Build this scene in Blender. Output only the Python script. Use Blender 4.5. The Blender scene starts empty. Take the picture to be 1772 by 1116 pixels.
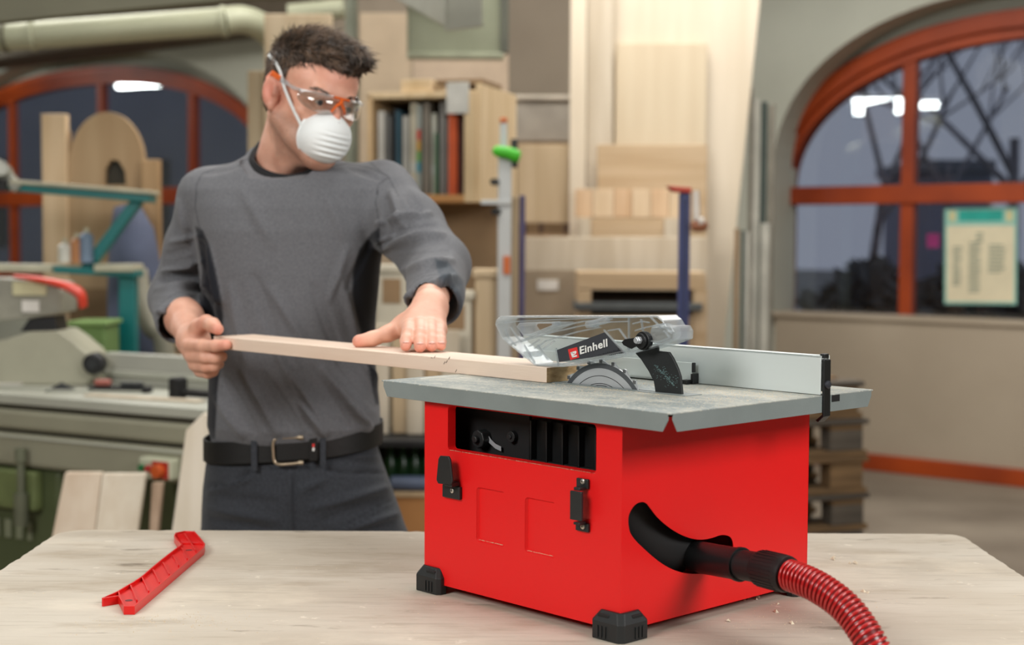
import bpy, bmesh, math, random
import numpy as np
from mathutils import Vector, Matrix
from mathutils.geometry import tessellate_polygon
random.seed(7); RNG = np.random.default_rng(7)
C = bpy.context.scene.collection
SC = bpy.context.scene
PI = math.pi
# ------------------------------------------------------------------ camera
BZ = 0.93                        # height of the workbench top
FPX, CH, TILT, ROLL = 2595.7, 0.4694 + BZ, 0.0572, 0.0049
cam_d = bpy.data.cameras.new('camera'); cam = bpy.data.objects.new('camera', cam_d); C.objects.link(cam)
_R = Vector((1, 0, 0)); _F = Vector((0, math.cos(TILT), -math.sin(TILT))); _U = Vector((0, math.sin(TILT), math.cos(TILT)))
_cx = _R*math.cos(ROLL) + _U*math.sin(ROLL); _cy = -_R*math.sin(ROLL) + _U*math.cos(ROLL); _cz = -_F
cam.matrix_world = Matrix(((_cx.x, _cy.x, _cz.x, 0), (_cx.y, _cy.y, _cz.y, 0), (_cx.z, _cy.z, _cz.z, CH), (0, 0, 0, 1)))
cam_d.sensor_width = 36; cam_d.lens = FPX/1772*36; cam_d.clip_end = 200; cam_d.clip_start = 0.05
cam_d.dof.use_dof = True; cam_d.dof.focus_distance = 1.93; cam_d.dof.aperture_fstop = 4.0; cam_d.dof.aperture_blades = 9
SC.camera = cam
# ------------------------------------------------------------------ world (dull blue evening sky), exposure, lights
SC.view_settings.view_transform = 'Standard'; SC.view_settings.look = 'None'
SC.view_settings.gamma = 1; SC.view_settings.use_curve_mapping = False; SC.view_settings.exposure = 0.0
SC.cycles.use_denoising = True
SC.cycles.max_bounces = 8; SC.cycles.transparent_max_bounces = 24; SC.cycles.caustics_reflective = False; SC.cycles.caustics_refractive = False
SC.cycles.sample_clamp_indirect = 4
W_ = bpy.data.worlds.new('world'); SC.world = W_; W_.use_nodes = True
W_.node_tree.nodes['Background'].inputs[0].default_value = (0.30, 0.325, 0.40, 1)
W_.node_tree.nodes['Background'].inputs[1].default_value = 0.78
def area(name, loc, target, sx, sy, power, col=(1, 1, 1)):
    l = bpy.data.lights.new(name, 'AREA'); l.shape = 'RECTANGLE'; l.size = sx; l.size_y = sy; l.energy = power; l.color = col
    o = bpy.data.objects.new(name, l); C.objects.link(o); o.location = loc
    o.rotation_euler = (Vector(target) - Vector(loc)).to_track_quat('-Z', 'Y').to_euler(); return o
area('softbox_light', (-2.3, -0.5, 3.1), (0.0, 2.3, 1.1), 1.6, 1.2, 108, (1.0, 0.985, 0.96))
area('fill_light_right', (2.3, 0.2, 2.6), (0.2, 2.4, 1.1), 1.4, 1.0, 72, (1.0, 0.985, 0.97))  # added fill, no lamp seen there; brightens the right face of the saw
area('ceiling_light_near', (-0.4, 3.2, 4.0), (-0.4, 3.2, 0), 3.0, 1.2, 62, (1.0, 0.98, 0.95))
area('ceiling_light_middle', (0.6, 6.2, 4.0), (0.6, 6.2, 0), 3.6, 1.6, 150, (1.0, 0.97, 0.93))
area('ceiling_light_left', (-4.0, 8.5, 4.0), (-4.0, 8.5, 0), 4.0, 2.0, 240, (1.0, 0.97, 0.92))
# ------------------------------------------------------------------ helpers
def srgb(c):
    return tuple(((x/255)/12.92 if x/255 <= .04045 else ((x/255 + .055)/1.055)**2.4) for x in c) + (1,)
MATS = {}
def mat(name, col, rough=.6, metal=0., var=.12, scale=8., bump=0., bscale=200., stretch=(1, 1, 1), spec=.5, col2=None, coat=0., sheen=0., fac=(.35, .65)):
    if name in MATS: return MATS[name]
    m = bpy.data.materials.new(name); m.use_nodes = True; nt = m.node_tree; N = nt.nodes; L = nt.links
    b = N['Principled BSDF']; b.inputs['Roughness'].default_value = rough; b.inputs['Metallic'].default_value = metal
    b.inputs['Specular IOR Level'].default_value = spec
    if coat: b.inputs['Coat Weight'].default_value = coat; b.inputs['Coat Roughness'].default_value = .15
    if sheen: b.inputs['Sheen Weight'].default_value = sheen
    tc = N.new('ShaderNodeTexCoord'); mp = N.new('ShaderNodeMapping'); mp.inputs['Scale'].default_value = stretch
    L.new(tc.outputs['Object'], mp.inputs['Vector'])
    n = N.new('ShaderNodeTexNoise'); n.inputs['Scale'].default_value = scale; n.inputs['Detail'].default_value = 6
    L.new(mp.outputs['Vector'], n.inputs['Vector'])
    r = N.new('ShaderNodeValToRGB'); c = srgb(col)
    c2 = srgb(col2) if col2 else tuple(x*(1 - var*2) for x in c[:3]) + (1,)
    r.color_ramp.elements[0].position = fac[0]; r.color_ramp.elements[1].position = fac[1]
    r.color_ramp.elements[0].color = c2; r.color_ramp.elements[1].color = c
    L.new(n.outputs['Fac'], r.inputs['Fac']); L.new(r.outputs['Color'], b.inputs['Base Color'])
    if bump:
        n2 = N.new('ShaderNodeTexNoise'); n2.inputs['Scale'].default_value = bscale; n2.inputs['Detail'].default_value = 3
        L.new(mp.outputs['Vector'], n2.inputs['Vector'])
        bp = N.new('ShaderNodeBump'); bp.inputs['Strength'].default_value = bump; bp.inputs['Distance'].default_value = .002
        L.new(n2.outputs['Fac'], bp.inputs['Height']); L.new(bp.outputs['Normal'], b.inputs['Normal'])
    MATS[name] = m; return m
def wood(name, a, b, axis='x', scale=6., rough=.65, bump=.15):
    st = {'x': (.12, 1.4, 1.4), 'y': (1.4, .12, 1.4), 'z': (1.4, 1.4, .12)}[axis]
    return mat(name, a, rough, 0, .1, scale*4, bump, scale*30, st, .3, b)
def thin_glass(name, tint=(1, 1, 1), base=.04, edge=.6, rough=.03, whit=(1, 1, 1), power=.25, frost=0.):
    m = bpy.data.materials.new(name); m.use_nodes = True; nt = m.node_tree; N = nt.nodes; L = nt.links
    N.remove(N['Principled BSDF']); out = N['Material Output']
    t = N.new('ShaderNodeBsdfTransparent'); t.inputs[0].default_value = tuple(tint) + (1,)
    g = N.new('ShaderNodeBsdfGlossy'); g.inputs['Color'].default_value = tuple(whit) + (1,); g.inputs['Roughness'].default_value = rough
    lw = N.new('ShaderNodeLayerWeight'); lw.inputs['Blend'].default_value = power
    mr = N.new('ShaderNodeMapRange'); mr.inputs['To Min'].default_value = base; mr.inputs['To Max'].default_value = edge
    L.new(lw.outputs['Facing'], mr.inputs['Value'])
    mx = N.new('ShaderNodeMixShader'); L.new(mr.outputs['Result'], mx.inputs[0]); L.new(t.outputs[0], mx.inputs[1]); L.new(g.outputs[0], mx.inputs[2])
    src = mx.outputs[0]
    if frost:
        df = N.new('ShaderNodeBsdfTranslucent'); df.inputs[0].default_value = (.95, .97, 1, 1); d2 = N.new('ShaderNodeBsdfDiffuse'); d2.inputs[0].default_value = (.92, .95, .97, 1); m2 = N.new('ShaderNodeMixShader'); L.new(df.outputs[0], m2.inputs[1]); L.new(d2.outputs[0], m2.inputs[2])
        m3 = N.new('ShaderNodeMixShader'); m3.inputs[0].default_value = frost; L.new(src, m3.inputs[1]); L.new(m2.outputs[0], m3.inputs[2]); src = m3.outputs[0]
    L.new(src, out.inputs['Surface']); MATS[name] = m; return m
def emit(name, col, s):
    m = bpy.data.materials.new(name); m.use_nodes = True; b = m.node_tree.nodes['Principled BSDF']
    b.inputs['Base Color'].default_value = (.8, .8, .8, 1); b.inputs['Emission Color'].default_value = tuple(col) + (1,); b.inputs['Emission Strength'].default_value = s
    MATS[name] = m; return m

class MB:
    """collects shapes, links them as one mesh object"""
    def __init__(s): s.v = []; s.f = []; s.mi = []; s.cur = 0
    def add(s, vs, fs):
        k = len(s.v); s.v += [tuple(v) for v in vs]; s.f += [tuple(i + k for i in f) for f in fs]; s.mi += [s.cur]*len(fs); return s
    def box(s, x0, x1, y0, y1, z0, z1):
        x0, x1 = sorted((x0, x1)); y0, y1 = sorted((y0, y1)); z0, z1 = sorted((z0, z1))
        return s.add([(x0, y0, z0), (x1, y0, z0), (x1, y1, z0), (x0, y1, z0), (x0, y0, z1), (x1, y0, z1), (x1, y1, z1), (x0, y1, z1)],
                     [(0, 3, 2, 1), (4, 5, 6, 7), (0, 1, 5, 4), (1, 2, 6, 5), (2, 3, 7, 6), (3, 0, 4, 7)])
    def bar(s, a, b, w, h=None, up=(0, 0, 1)):
        h = h or w; a = Vector(a); b = Vector(b); d = (b - a).normalized(); u = Vector(up)
        if abs(d.dot(u)) > .98: u = Vector((0, 1, 0))
        r = d.cross(u).normalized(); u = r.cross(d)
        vs = [p + r*i*w/2 + u*j*h/2 for p in (a, b) for i, j in ((-1, -1), (1, -1), (1, 1), (-1, 1))]
        return s.add(vs, [(0, 1, 2, 3)[::-1], (4, 5, 6, 7), (0, 1, 5, 4), (1, 2, 6, 5), (2, 3, 7, 6), (3, 0, 4, 7)])
    def tube(s, pts, rad, n=16, cap=True, flat=1.):
        pts = [Vector(p) for p in pts]; m = len(pts); rad = rad if hasattr(rad, '__len__') else [rad]*m
        vs = []; prev = None
        for i, p in enumerate(pts):
            d = (pts[min(i + 1, m - 1)] - pts[max(i - 1, 0)]).normalized()
            if prev is None:
                u = Vector((0, 0, 1)) if abs(d.z) < .9 else Vector((0, 1, 0)); r = d.cross(u).normalized()
            else: r = (prev - d*prev.dot(d)).normalized()
            prev = r; u = d.cross(r)
            for k in range(n):
                a = 2*PI*k/n; vs.append(p + (r*math.cos(a) + u*math.sin(a)*flat)*rad[i])
        fs = [(i*n + k, i*n + (k + 1) % n, (i + 1)*n + (k + 1) % n, (i + 1)*n + k) for i in range(m - 1) for k in range(n)]
        if cap: fs += [tuple(range(n))[::-1], tuple(range((m - 1)*n, m*n))]
        return s.add(vs, fs)
    def cyl(s, a, b, r, n=20, r2=None): return s.tube([a, b], [r, r if r2 is None else r2], n)
    def plate(s, outer, holes, fn, t0, t1):
        """2-D polygon with holes, thickened between t0 and t1; fn(u, v, t) -> 3-D"""
        loops = [outer] + list(holes); flat = [p for l in loops for p in l]
        tri = tessellate_polygon([[Vector((p[0], p[1], 0)) for p in l] for l in loops])
        n = len(flat); vs = [fn(p[0], p[1], t0) for p in flat] + [fn(p[0], p[1], t1) for p in flat]
        fs = [tuple(t) for t in tri] + [tuple(i + n for i in t[::-1]) for t in tri]
        k = 0
        for l in loops:
            m = len(l)
            for i in range(m): j = (i + 1) % m; fs.append((k + i, k + j, k + j + n, k + i + n))
            k += m
        return s.add(vs, fs)
    def build(s, name, m=None, parent=None, local=False, bevel=0, smooth=False, seg=2, ang=35):
        me = bpy.data.meshes.new(name); vs = s.v
        if parent is not None and not local:
            inv = FR[parent.name].inverted(); vs = [inv @ Vector(v) for v in vs]
        me.from_pydata([tuple(v) for v in vs], [], s.f)
        bm = bmesh.new(); bm.from_mesh(me); bmesh.ops.recalc_face_normals(bm, faces=bm.faces); bm.to_mesh(me); bm.free()
        ms = m if isinstance(m, (list, tuple)) else [m]
        for x in ms: me.materials.append(x)
        if len(ms) > 1: me.polygons.foreach_set('material_index', s.mi)
        return link(name, me, parent, bevel, smooth, seg, ang)
FR = {}
def link(name, me, parent=None, bevel=0, smooth=False, seg=2, ang=35):
    o = bpy.data.objects.new(name, me); C.objects.link(o)
    if parent is not None: o.parent = parent; FR[o.name] = FR[parent.name]
    else: FR[o.name] = Matrix.Identity(4)
    if smooth:
        me.polygons.foreach_set('use_smooth', [True]*len(me.polygons))
        if smooth == 'auto': me.set_sharp_from_angle(angle=math.radians(ang))
    if bevel:
        b = o.modifiers.new('bevel', 'BEVEL'); b.width = bevel; b.segments = seg; b.limit_method = 'ANGLE'; b.angle_limit = math.radians(ang); b.harden_normals = False
    return o
def tag(o, label=None, cat=None, group=None, kind=None):
    if label: o['label'] = label
    if cat: o['category'] = cat
    if group: o['group'] = group
    if kind: o['kind'] = kind
    return o
def thing(name, label, cat, loc=(0, 0, 0), rotz=0, group=None):
    o = bpy.data.objects.new(name, None); C.objects.link(o); o.location = loc; o.rotation_euler = (0, 0, rotz); o.empty_display_size = .05
    FR[o.name] = Matrix.Translation(loc) @ Matrix.Rotation(rotz, 4, 'Z'); return tag(o, label, cat, group)
def struct(o): o['kind'] = 'structure'; return o
def V(px, py, D):
    """point seen at a photo pixel, D metres in front of the camera plane"""
    u0, v0 = px - 886, py - 558; u = u0*math.cos(ROLL) + v0*math.sin(ROLL); v = -u0*math.sin(ROLL) + v0*math.cos(ROLL)
    yc = -v/FPX; y = math.cos(TILT) + yc*math.sin(TILT); z = -math.sin(TILT) + yc*math.cos(TILT)
    k = D/y; return Vector((u/FPX*k, D, CH + z*k))
def proj(P):
    P = np.asarray(P, float); x = P[..., 0]; y = P[..., 1]; z = P[..., 2] - CH
    zc = y*math.cos(TILT) - z*math.sin(TILT); yc = y*math.sin(TILT) + z*math.cos(TILT); u = FPX*x/zc; v = -FPX*yc/zc
    return np.stack([886 + u*math.cos(ROLL) - v*math.sin(ROLL), 558 + u*math.sin(ROLL) + v*math.cos(ROLL)], -1)
def rrect(x0, x1, y0, y1, r, n=4):
    out = []
    for cx, cy, a in ((x1 - r, y1 - r, 0), (x0 + r, y1 - r, 90), (x0 + r, y0 + r, 180), (x1 - r, y0 + r, 270)):
        for k in range(n + 1): t = math.radians(a + 90*k/n); out.append((cx + r*math.cos(t), cy + r*math.sin(t)))
    return out
def inset(poly, d):
    """offset a closed 2-D polygon inwards (counter-clockwise input)"""
    n = len(poly); A = sum(poly[i][0]*poly[(i + 1) % n][1] - poly[(i + 1) % n][0]*poly[i][1] for i in range(n)); sg = 1 if A > 0 else -1
    out = []
    for i in range(n):
        p0, p1, p2 = Vector(poly[i - 1]), Vector(poly[i]), Vector(poly[(i + 1) % n])
        e1 = (p1 - p0).normalized(); e2 = (p2 - p1).normalized(); n1 = Vector((-e1.y, e1.x))*sg; n2 = Vector((-e2.y, e2.x))*sg
        b = (n1 + n2); b = b/max(.35, b.length_squared/2)  if b.length > 1e-6 else n1
        out.append(tuple(p1 + b*d))
    return out
def smoothpoly(p, it=2):
    for _ in range(it):
        q = []
        for i in range(len(p)):
            a, b = Vector(p[i]), Vector(p[(i + 1) % len(p)]); q += [tuple(a*.75 + b*.25), tuple(a*.25 + b*.75)]
        p = q
    return p
def spline(pts, n=8):
    pts = [Vector(p) for p in pts]; P = [pts[0]*2 - pts[1]] + pts + [pts[-1]*2 - pts[-2]]; out = []
    for i in range(1, len(P) - 2):
        for k in range(n):
            t = k/n; a, b, c, d = P[i - 1:i + 3]
            out.append(.5*((2*b) + (c - a)*t + (2*a - 5*b + 4*c - d)*t*t + (3*b - a - 3*c + d)*t**3))
    return out + [pts[-1]]
# ================================================================== the room
P0 = Vector((2.09, 9.15, 0)); WU = Vector((.77, -.638, 0)).normalized(); WN = Vector((.638, .77, 0)).normalized()
def wp(u, z, off=0): return P0 + WU*u + WN*off + Vector((0, 0, z))
def wall_hit(px, py, off=0):
    d = V(px, py, 1) - Vector((0, 0, CH)); k = (P0.dot(WN) + off)/d.dot(WN); P = d*k; return (P - P0).dot(WU), P.z + CH
m_wall = mat('plaster_grey', (196, 198, 184), .9, var=.06, scale=1.5, bump=.2, bscale=60)
m_floor = mat('concrete_floor', (150, 138, 122), .8, var=.15, scale=1.3, bump=.2, bscale=30, col2=(120, 108, 94))
m_ceil = mat('ceiling_plaster', (190, 186, 174), .9, var=.05)
m_frame = mat('orange_window_wood', (176, 70, 14), .5, var=.15, scale=5, stretch=(.3, .3, .3), col2=(136, 48, 8))
m_panelb = mat('beige_panel_paint', (182, 168, 148), .75, var=.06, scale=1.2, col2=(170, 156, 136))
m_wglass = thin_glass('window_glass', (.93, .95, .97), .05, .55, .01)
def arch(c, a, zs, b, z0, e=2., n=40):
    pts = [(c - a, z0), (c + a, z0)]
    for k in range(n + 1):
        t = PI*k/n; cs, sn = math.cos(t), math.sin(t)
        pts.append((c + a*math.copysign(abs(cs)**(2/e), cs), zs + b*abs(sn)**(2/e)))
    return pts
R_open = arch(1.0, 1.58, 1.80, 1.02, .92, 2.2); L_open = arch(-8.15, 2.75, 2.05, 1.06, .95, 2.1)
w = MB(); w.plate([(-16, 0), (8, 0), (8, 4.2), (-16, 4.2)], [R_open, L_open], lambda u, z, t: wp(u, z, t), 0, .30)
w.plate([(-16, 0), (8, 0), (8, 4.2), (-16, 4.2)], [arch(1.0, 1.70, 1.70, .98, .86, 2.15), arch(-8.35, 2.73, 2.0, .96, .97, 2.1)], lambda u, z, t: wp(u, z, t), .3001, .42)
struct(w.build('wall_back', m_wall))
cor = [wp(8, 0), Vector((8.5, -4, 0)), Vector((-14, -4, 0)), wp(-16, 0)]
fl = MB(); fl.add([c - Vector((0, 0, .0)) for c in cor] + [c - Vector((0, 0, .1)) for c in cor], [(0, 1, 2, 3), (7, 6, 5, 4), (0, 4, 5, 1), (1, 5, 6, 2), (2, 6, 7, 3), (3, 7, 4, 0)])
struct(fl.build('floor', m_floor))
cl = MB(); cl.add([c + Vector((0, 0, 4.2)) for c in cor] + [c + Vector((0, 0, 4.3)) for c in cor], [(0, 1, 2, 3), (7, 6, 5, 4), (0, 4, 5, 1), (1, 5, 6, 2), (2, 6, 7, 3), (3, 7, 4, 0)])
struct(cl.build('ceiling', m_ceil))
for nm, a, b in (('wall_right', cor[0], cor[1]), ('wall_front', cor[1], cor[2]), ('wall_left', cor[2], cor[3])):
    d = (b - a).normalized(); nn = Vector((d.y, -d.x, 0))*.1
    if nn.dot((a + b)/2 - Vector((0, 3, 0))) < 0: nn = -nn
    w = MB(); w.add([a, b, b + nn, a + nn] + [q + Vector((0, 0, 4.2)) for q in (a, b, b + nn, a + nn)], [(0, 1, 2, 3), (4, 5, 6, 7), (0, 1, 5, 4), (1, 2, 6, 5), (2, 3, 7, 6), (3, 0, 4, 7)])
    struct(w.build(nm, m_wall))
def window(name, c, a, zs, b, z0, e, off, fw, mull, zbar, barh, lintel=None):
    """arched frame, transom, mullions and one pane per light"""
    root = bpy.data.objects.new(name, None); C.objects.link(root); FR[root.name] = Matrix.Identity(4); root['kind'] = 'structure'
    out = arch(c, a, zs, b, z0, e); inn = arch(c, a - fw, zs, b - fw*1.1, z0 + fw*.7, e)
    f = MB(); f.plate(out, [inn], lambda u, z, t: wp(u, z, t), off - .05, off + .06); f.build('window_frame', m_frame, root, bevel=.006)
    i2 = arch(c, a - fw*.55, zs, b - fw*.6, z0 + fw*.4, e); f = MB(); f.plate(arch(c, a + .03, zs, b + .03, z0 - .02, e), [i2], lambda u, z, t: wp(u, z, t), off - .08, off - .045); f.build('frame_moulding', m_frame, root, bevel=.008)
    f = MB(); f.plate([(c - a + fw, zbar - barh/2), (c + a - fw, zbar - barh/2), (c + a - fw, zbar + barh/2), (c - a + fw, zbar + barh/2)], [], lambda u, z, t: wp(u, z, t), off - .06, off + .04); f.build('transom', m_frame, root, bevel=.006)
    top = lambda u: zs + (b - fw*.9)*max(0, 1 - abs((u - c)/(a - fw))**e)**(1/e)
    xs = [c - a + fw] + [m for m in mull] + [c + a - fw]
    for u, mw in [(m, .085) for m in mull]:
        f = MB(); f.plate([(u - mw/2, z0 + .05), (u + mw/2, z0 + .05), (u + mw/2, top(u)), (u - mw/2, top(u))], [], lambda uu, z, t: wp(uu, z, t), off - .04, off + .03); f.build('mullion', m_frame, root, bevel=.005)
    for i in range(len(xs) - 1):
        g = MB(); g.plate([(xs[i], z0 + .06), (xs[i + 1], z0 + .06), (xs[i + 1], zbar), (xs[i], zbar)], [], lambda uu, z, t: wp(uu, z, t), off + .0, off + .004); g.build('pane', m_wglass, root)
        n = 8; us = [xs[i] + (xs[i + 1] - xs[i])*k/n for k in range(n + 1)]
        g = MB(); g.plate([(xs[i], zbar), (xs[i + 1], zbar)] + [(u, max(top(u), zbar + .01)) for u in us[::-1]], [], lambda uu, z, t: wp(uu, z, t), off + .0, off + .004); g.build('pane', m_wglass, root)
    return root
window('window_1', -8.35, 2.75, 2.0, .98, .95, 2.1, .29, .12, [-9.62, -8.08, -6.70], 1.76, .15)
window('window_2', 1.0, 1.72, 1.70, 1.0, .84, 2.15, .29, .125, [.21, 1.79], 1.67, .115)
# panel below the right window and orange skirting boards
f = MB(); f.plate([(-.52, .10), (3.2, .10), (3.2, .905), (-.52, .905)], [], lambda u, z, t: wp(u, z, t), -.05, -.002); struct(f.build('trim_1', m_panelb, bevel=.004))
f = MB(); f.plate([(-.60, .905), (3.3, .905), (3.3, .935), (-.60, .935)], [], lambda u, z, t: wp(u, z, t), -.07, .22); struct(f.build('window_sill', m_panelb, bevel=.006))
f = MB(); f.plate([(-.60, .0), (7.9, .0), (7.9, .10), (-.60, .10)], [], lambda u, z, t: wp(u, z, t), -.075, -.003); struct(f.build('baseboard_back', m_frame, bevel=.006))
f = MB(); f.plate([(-15.9, 3.04), (-4.2, 3.04), (-4.2, 4.19), (-15.9, 4.19)], [], lambda u, z, t: wp(u, z, t), -.55, -.002); struct(f.build('vault_shade_band', mat('vault_shade_brown', (104, 94, 80), .85, var=.08), bevel=.02))  # box added above the left window, its dark brown stands for vault shade
# poster taped to the inside of the right window
pr = thing('poster', 'cream event poster with turquoise header and border taped inside the right window', 'poster', wp(.66, 1.0, .28))
a0, b0, c0, d0 = (.45, 1.005), (.895, 1.015), (.885, 1.585), (.44, 1.58)
f = MB(); f.plate([a0, b0, c0, d0], [], lambda u, z, t: wp(u, z, t), .286, .288); f.build('paper', mat('poster_turquoise', (150, 205, 190), .7, var=.05), pr)
f = MB(); f.plate([(.465, 1.02), (.88, 1.03), (.872, 1.48), (.458, 1.478)], [], lambda u, z, t: wp(u, z, t), .2845, .286); f.build('sheet', mat('poster_cream', (232, 222, 190), .7, var=.05), pr)
f = MB(); f.plate([(.53, 1.505), (.80, 1.505), (.80, 1.57), (.53, 1.57)], [], lambda u, z, t: wp(u, z, t), .2845, .286); f.build('header', mat('poster_header', (40, 175, 160), .7, var=.1), pr)
f = MB(); f.plate([(.47, 1.505), (.51, 1.505), (.51, 1.565), (.47, 1.565)], [], lambda u, z, t: wp(u, z, t), .2845, .286); f.build('badge', mat('poster_badge', (222, 214, 160), .7, var=.1), pr); f = MB(); f.plate([(.82, 1.505), (.86, 1.505), (.86, 1.565), (.82, 1.565)], [], lambda u, z, t: wp(u, z, t), .2845, .286); f.build('badge', mat('poster_badge', (222, 214, 160), .7, var=.1), pr)
f = MB(); rr = random.Random(3)
for (u0, z0, u1, z1) in ((.50, 1.12, .56, 1.36), (.60, 1.08, .68, 1.38), (.72, 1.20, .83, 1.36), (.64, 1.38, .69, 1.43)):
    z = z0
    while z < z1:
        f.plate([(u0, z), (u0 + (u1 - u0)*rr.uniform(.5, 1), z), (u0 + (u1 - u0)*.9, z + .012), (u0, z + .012)], [], lambda u, zz, t: wp(u, zz, t), .2835, .2845); z += .022
f.build('printing', mat('poster_print', (150, 158, 138), .7, var=.1), pr)['kind'] = 'stuff'
f = MB(); f.plate([(.33, 1.345), (.41, 1.345), (.41, 1.43), (.33, 1.43)], [], lambda u, z, t: wp(u, z, t), .286, .288)
tag(f.build('sticker', mat('magenta_paper', (150, 40, 110), .7)), 'small magenta sticker on the right window pane left of the poster', 'sticker')
# outside: dim yard with trees
m_ground = mat('yard_ground', (120, 124, 124), .9, var=.2, scale=1)
g = MB(); o_ = [wp(-40, -.2, .5), wp(40, -.2, .5), wp(40, -.2, 60), wp(-40, -.2, 60)]; g.add(o_, [(0, 1, 2, 3)]); struct(g.build('ground', m_ground))
m_bark = mat('bark', (150, 148, 158), .9, var=.2)
def tree(px_, D_, h, seed, label, lean=0.):
    rr = random.Random(seed); q0 = V(px_, 400, D_); q0.z = -.2; t = thing('bare_tree', label, 'tree', q0); mb = MB()
    def br(p, d, L, r, lv, out):
        q = p + d*L; m_ = (p + q)/2 + Vector((rr.uniform(-.06, .06), rr.uniform(-.06, .06), 0))*L
        out.tube(spline([p, m_, q], 3), [r*(1 - .4*k/6) for k in range(7)], 6)
        if lv == 0: return
        for _ in range(3 if lv > 1 else 4):
            ax = Vector((rr.uniform(-1, 1), rr.uniform(-1, 1), rr.uniform(-.3, .5))).normalized()
            br(p + d*L*rr.uniform(.6, 1), (d + ax*rr.uniform(.5, .9)).normalized(), L*rr.uniform(.55, .8), r*.5, lv - 1, brn)
    brn = MB(); br(q0, Vector((lean, 0, 1)).normalized(), h, h*.032, 5, mb)
    mb.build('trunk', m_bark, t); brn.build('branch', m_bark, t)['kind'] = 'stuff'
tree(1476, 16, 2.2, 5, 'bare tree outside seen through the left half of the right window', .15)
tree(1752, 15, 2.6, 9, 'bare tree outside at the right edge behind the right window')
tree(1640, 24, 2.8, 11, 'bare tree farther off behind the poster window')
hb = MB()
for k in range(5200):
    px_ = RNG.uniform(1330, 1900); D_ = RNG.uniform(13, 14.5) if px_ > 1400 else 15; z = RNG.uniform(-.2, .75 + .45*math.exp(-((px_ - 1500)/55)**2) + .55*math.exp(-((px_ - 1700)/90)**2)); p = V(px_, 400, D_); p.z = z; s_ = RNG.uniform(.06, .2); d1_ = Vector(RNG.normal(size=3)).normalized(); d2_ = d1_.orthogonal().normalized()
    hb.add([p, p + d1_*s_, p + (d1_ + d2_)*s_*.6, p + d2_*s_], [(0, 1, 2, 3)])
tag(hb.build('hedge', mat('hedge_leaves', (96, 102, 104), .9, var=.3)), 'dark hedge in the yard below the trees outside', 'hedge', kind='stuff')
q_ = V(1385, 500, 12.2); cb = thing('parked_car', 'pale car parked outside behind the lower left pane of the right window', 'car', (q_.x, q_.y, -.2))
xz_ = lambda u, v, t: (q_.x + u, 12.2 + t, v)
f = MB(); f.plate(smoothpoly([(-1.7, .1), (.12, .1), (.20, .55), (.05, .80), (-.25, 1.02), (-1.5, 1.10), (-1.7, .75)], 2), [], xz_, 0, 1.6); f.build('body', mat('car_paint', (190, 196, 210), .3, var=.02), cb, bevel=.05)
for uu in (-1.35, -.35): f = MB(); f.cyl((q_.x + uu, 12.15, .1), (q_.x + uu, 12.4, .1), .3, 20); f.build('wheel', mat('tyre', (25, 25, 26), .8), cb)
hs_ = thing('neighbour_house', 'dark slate house outside behind the left arched window', 'house', wp(-16, -.2, 8)); f = MB(); a, b = V(-900, 0, 24), V(470, 0, 24); f.box(a.x, b.x, 24, 32, -.2, 5.2); f.build('wall', mat('house_slate', (140, 148, 168), .8, var=.1, scale=.5), hs_)
f = MB(); f.plate([(a.x - .5, 5.2), (b.x + .5, 5.2), (b.x - 1.5, 8), (a.x + 1.5, 8)], [], lambda u, v, t: (u, t, v), 24, 32); f.build('roof', mat('house_roof', (110, 116, 130), .8), hs_)
for k in range(5):
    f = MB(); xx = a.x + 2 + k*2.6; f.box(xx, xx + 1.1, 23.96, 24, 1.2, 2.6); f.build('window', mat('house_pane', (60, 68, 84), .2), hs_)
bh_ = thing('low_shed', 'low grey shed roof outside seen through the middle of the right window', 'shed', (V(1690, 300, 30).x, 30, -.2)); f = MB(); a, b = V(1600, 276, 30), V(1724, 296, 30); f.box(a.x, b.x, 30, 34, b.z, a.z); f.build('roof', mat('house_roof', (110, 116, 130), .8), bh_); f = MB(); f.box(a.x + .2, b.x, 30.2, 34, -.2, b.z); f.build('wall', mat('house_slate', (140, 148, 168), .8), bh_)
# fluorescent lamps hung in the hall (seen as reflections in the panes)
m_tube = emit('fluorescent_tube', (.93, 1., .97), 34)
def lamp(x, y, z, ang, L, label):
    t = thing('ceiling_lamp', label, 'lamp', (x, y, z), ang, 'fluorescent lamps of the hall')
    f = MB(); f.box(-L/2, L/2, -.09, .09, .03, .08); f.build('housing', mat('lamp_housing', (215, 215, 210), .5), t, local=True, bevel=.01)
    f = MB(); f.tube([(-L/2 + .03, .0, 0), (L/2 - .03, .0, 0)], .045, 10); f.build('tube', m_tube, t, local=True)
    for sx in (-1, 1): f = MB(); f.cyl((sx*L*.4, 0, .07), (sx*L*.4, 0, 4.2 - z), .004, 6); f.build('cable', MATS['lamp_housing'], t, local=True)
for (px, py, off, zt, L, an) in ((1523, 176, .3, 2.9, .62, 2.0), (1520, 191, .3, 2.84, .58, 2.15), (1605, 181, .3, 2.9, .30, 2.0), (1790, 181, .3, 2.9, .45, 2.0), (286, 145, .36, 3.05, 1.1, -.9)):
    d = V(px, py, 1) - Vector((0, 0, CH)); k = (P0.dot(WN) + off)/d.dot(WN); P = d*k + Vector((0, 0, CH)); r_ = d - WN*2*d.dot(WN); k2 = (zt - P.z)/r_.z; q = P + r_*k2
    lamp(q.x, q.y, zt, an, L, 'hanging fluorescent lamp reflected ' + {1523: 'left of the right window mullion, upper bar', 1520: 'left of the right window mullion, lower bar', 1605: 'as a short bar right of the right window mullion', 1790: 'at the right edge of the right window', 286: 'in the left arched window'}[px])
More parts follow.
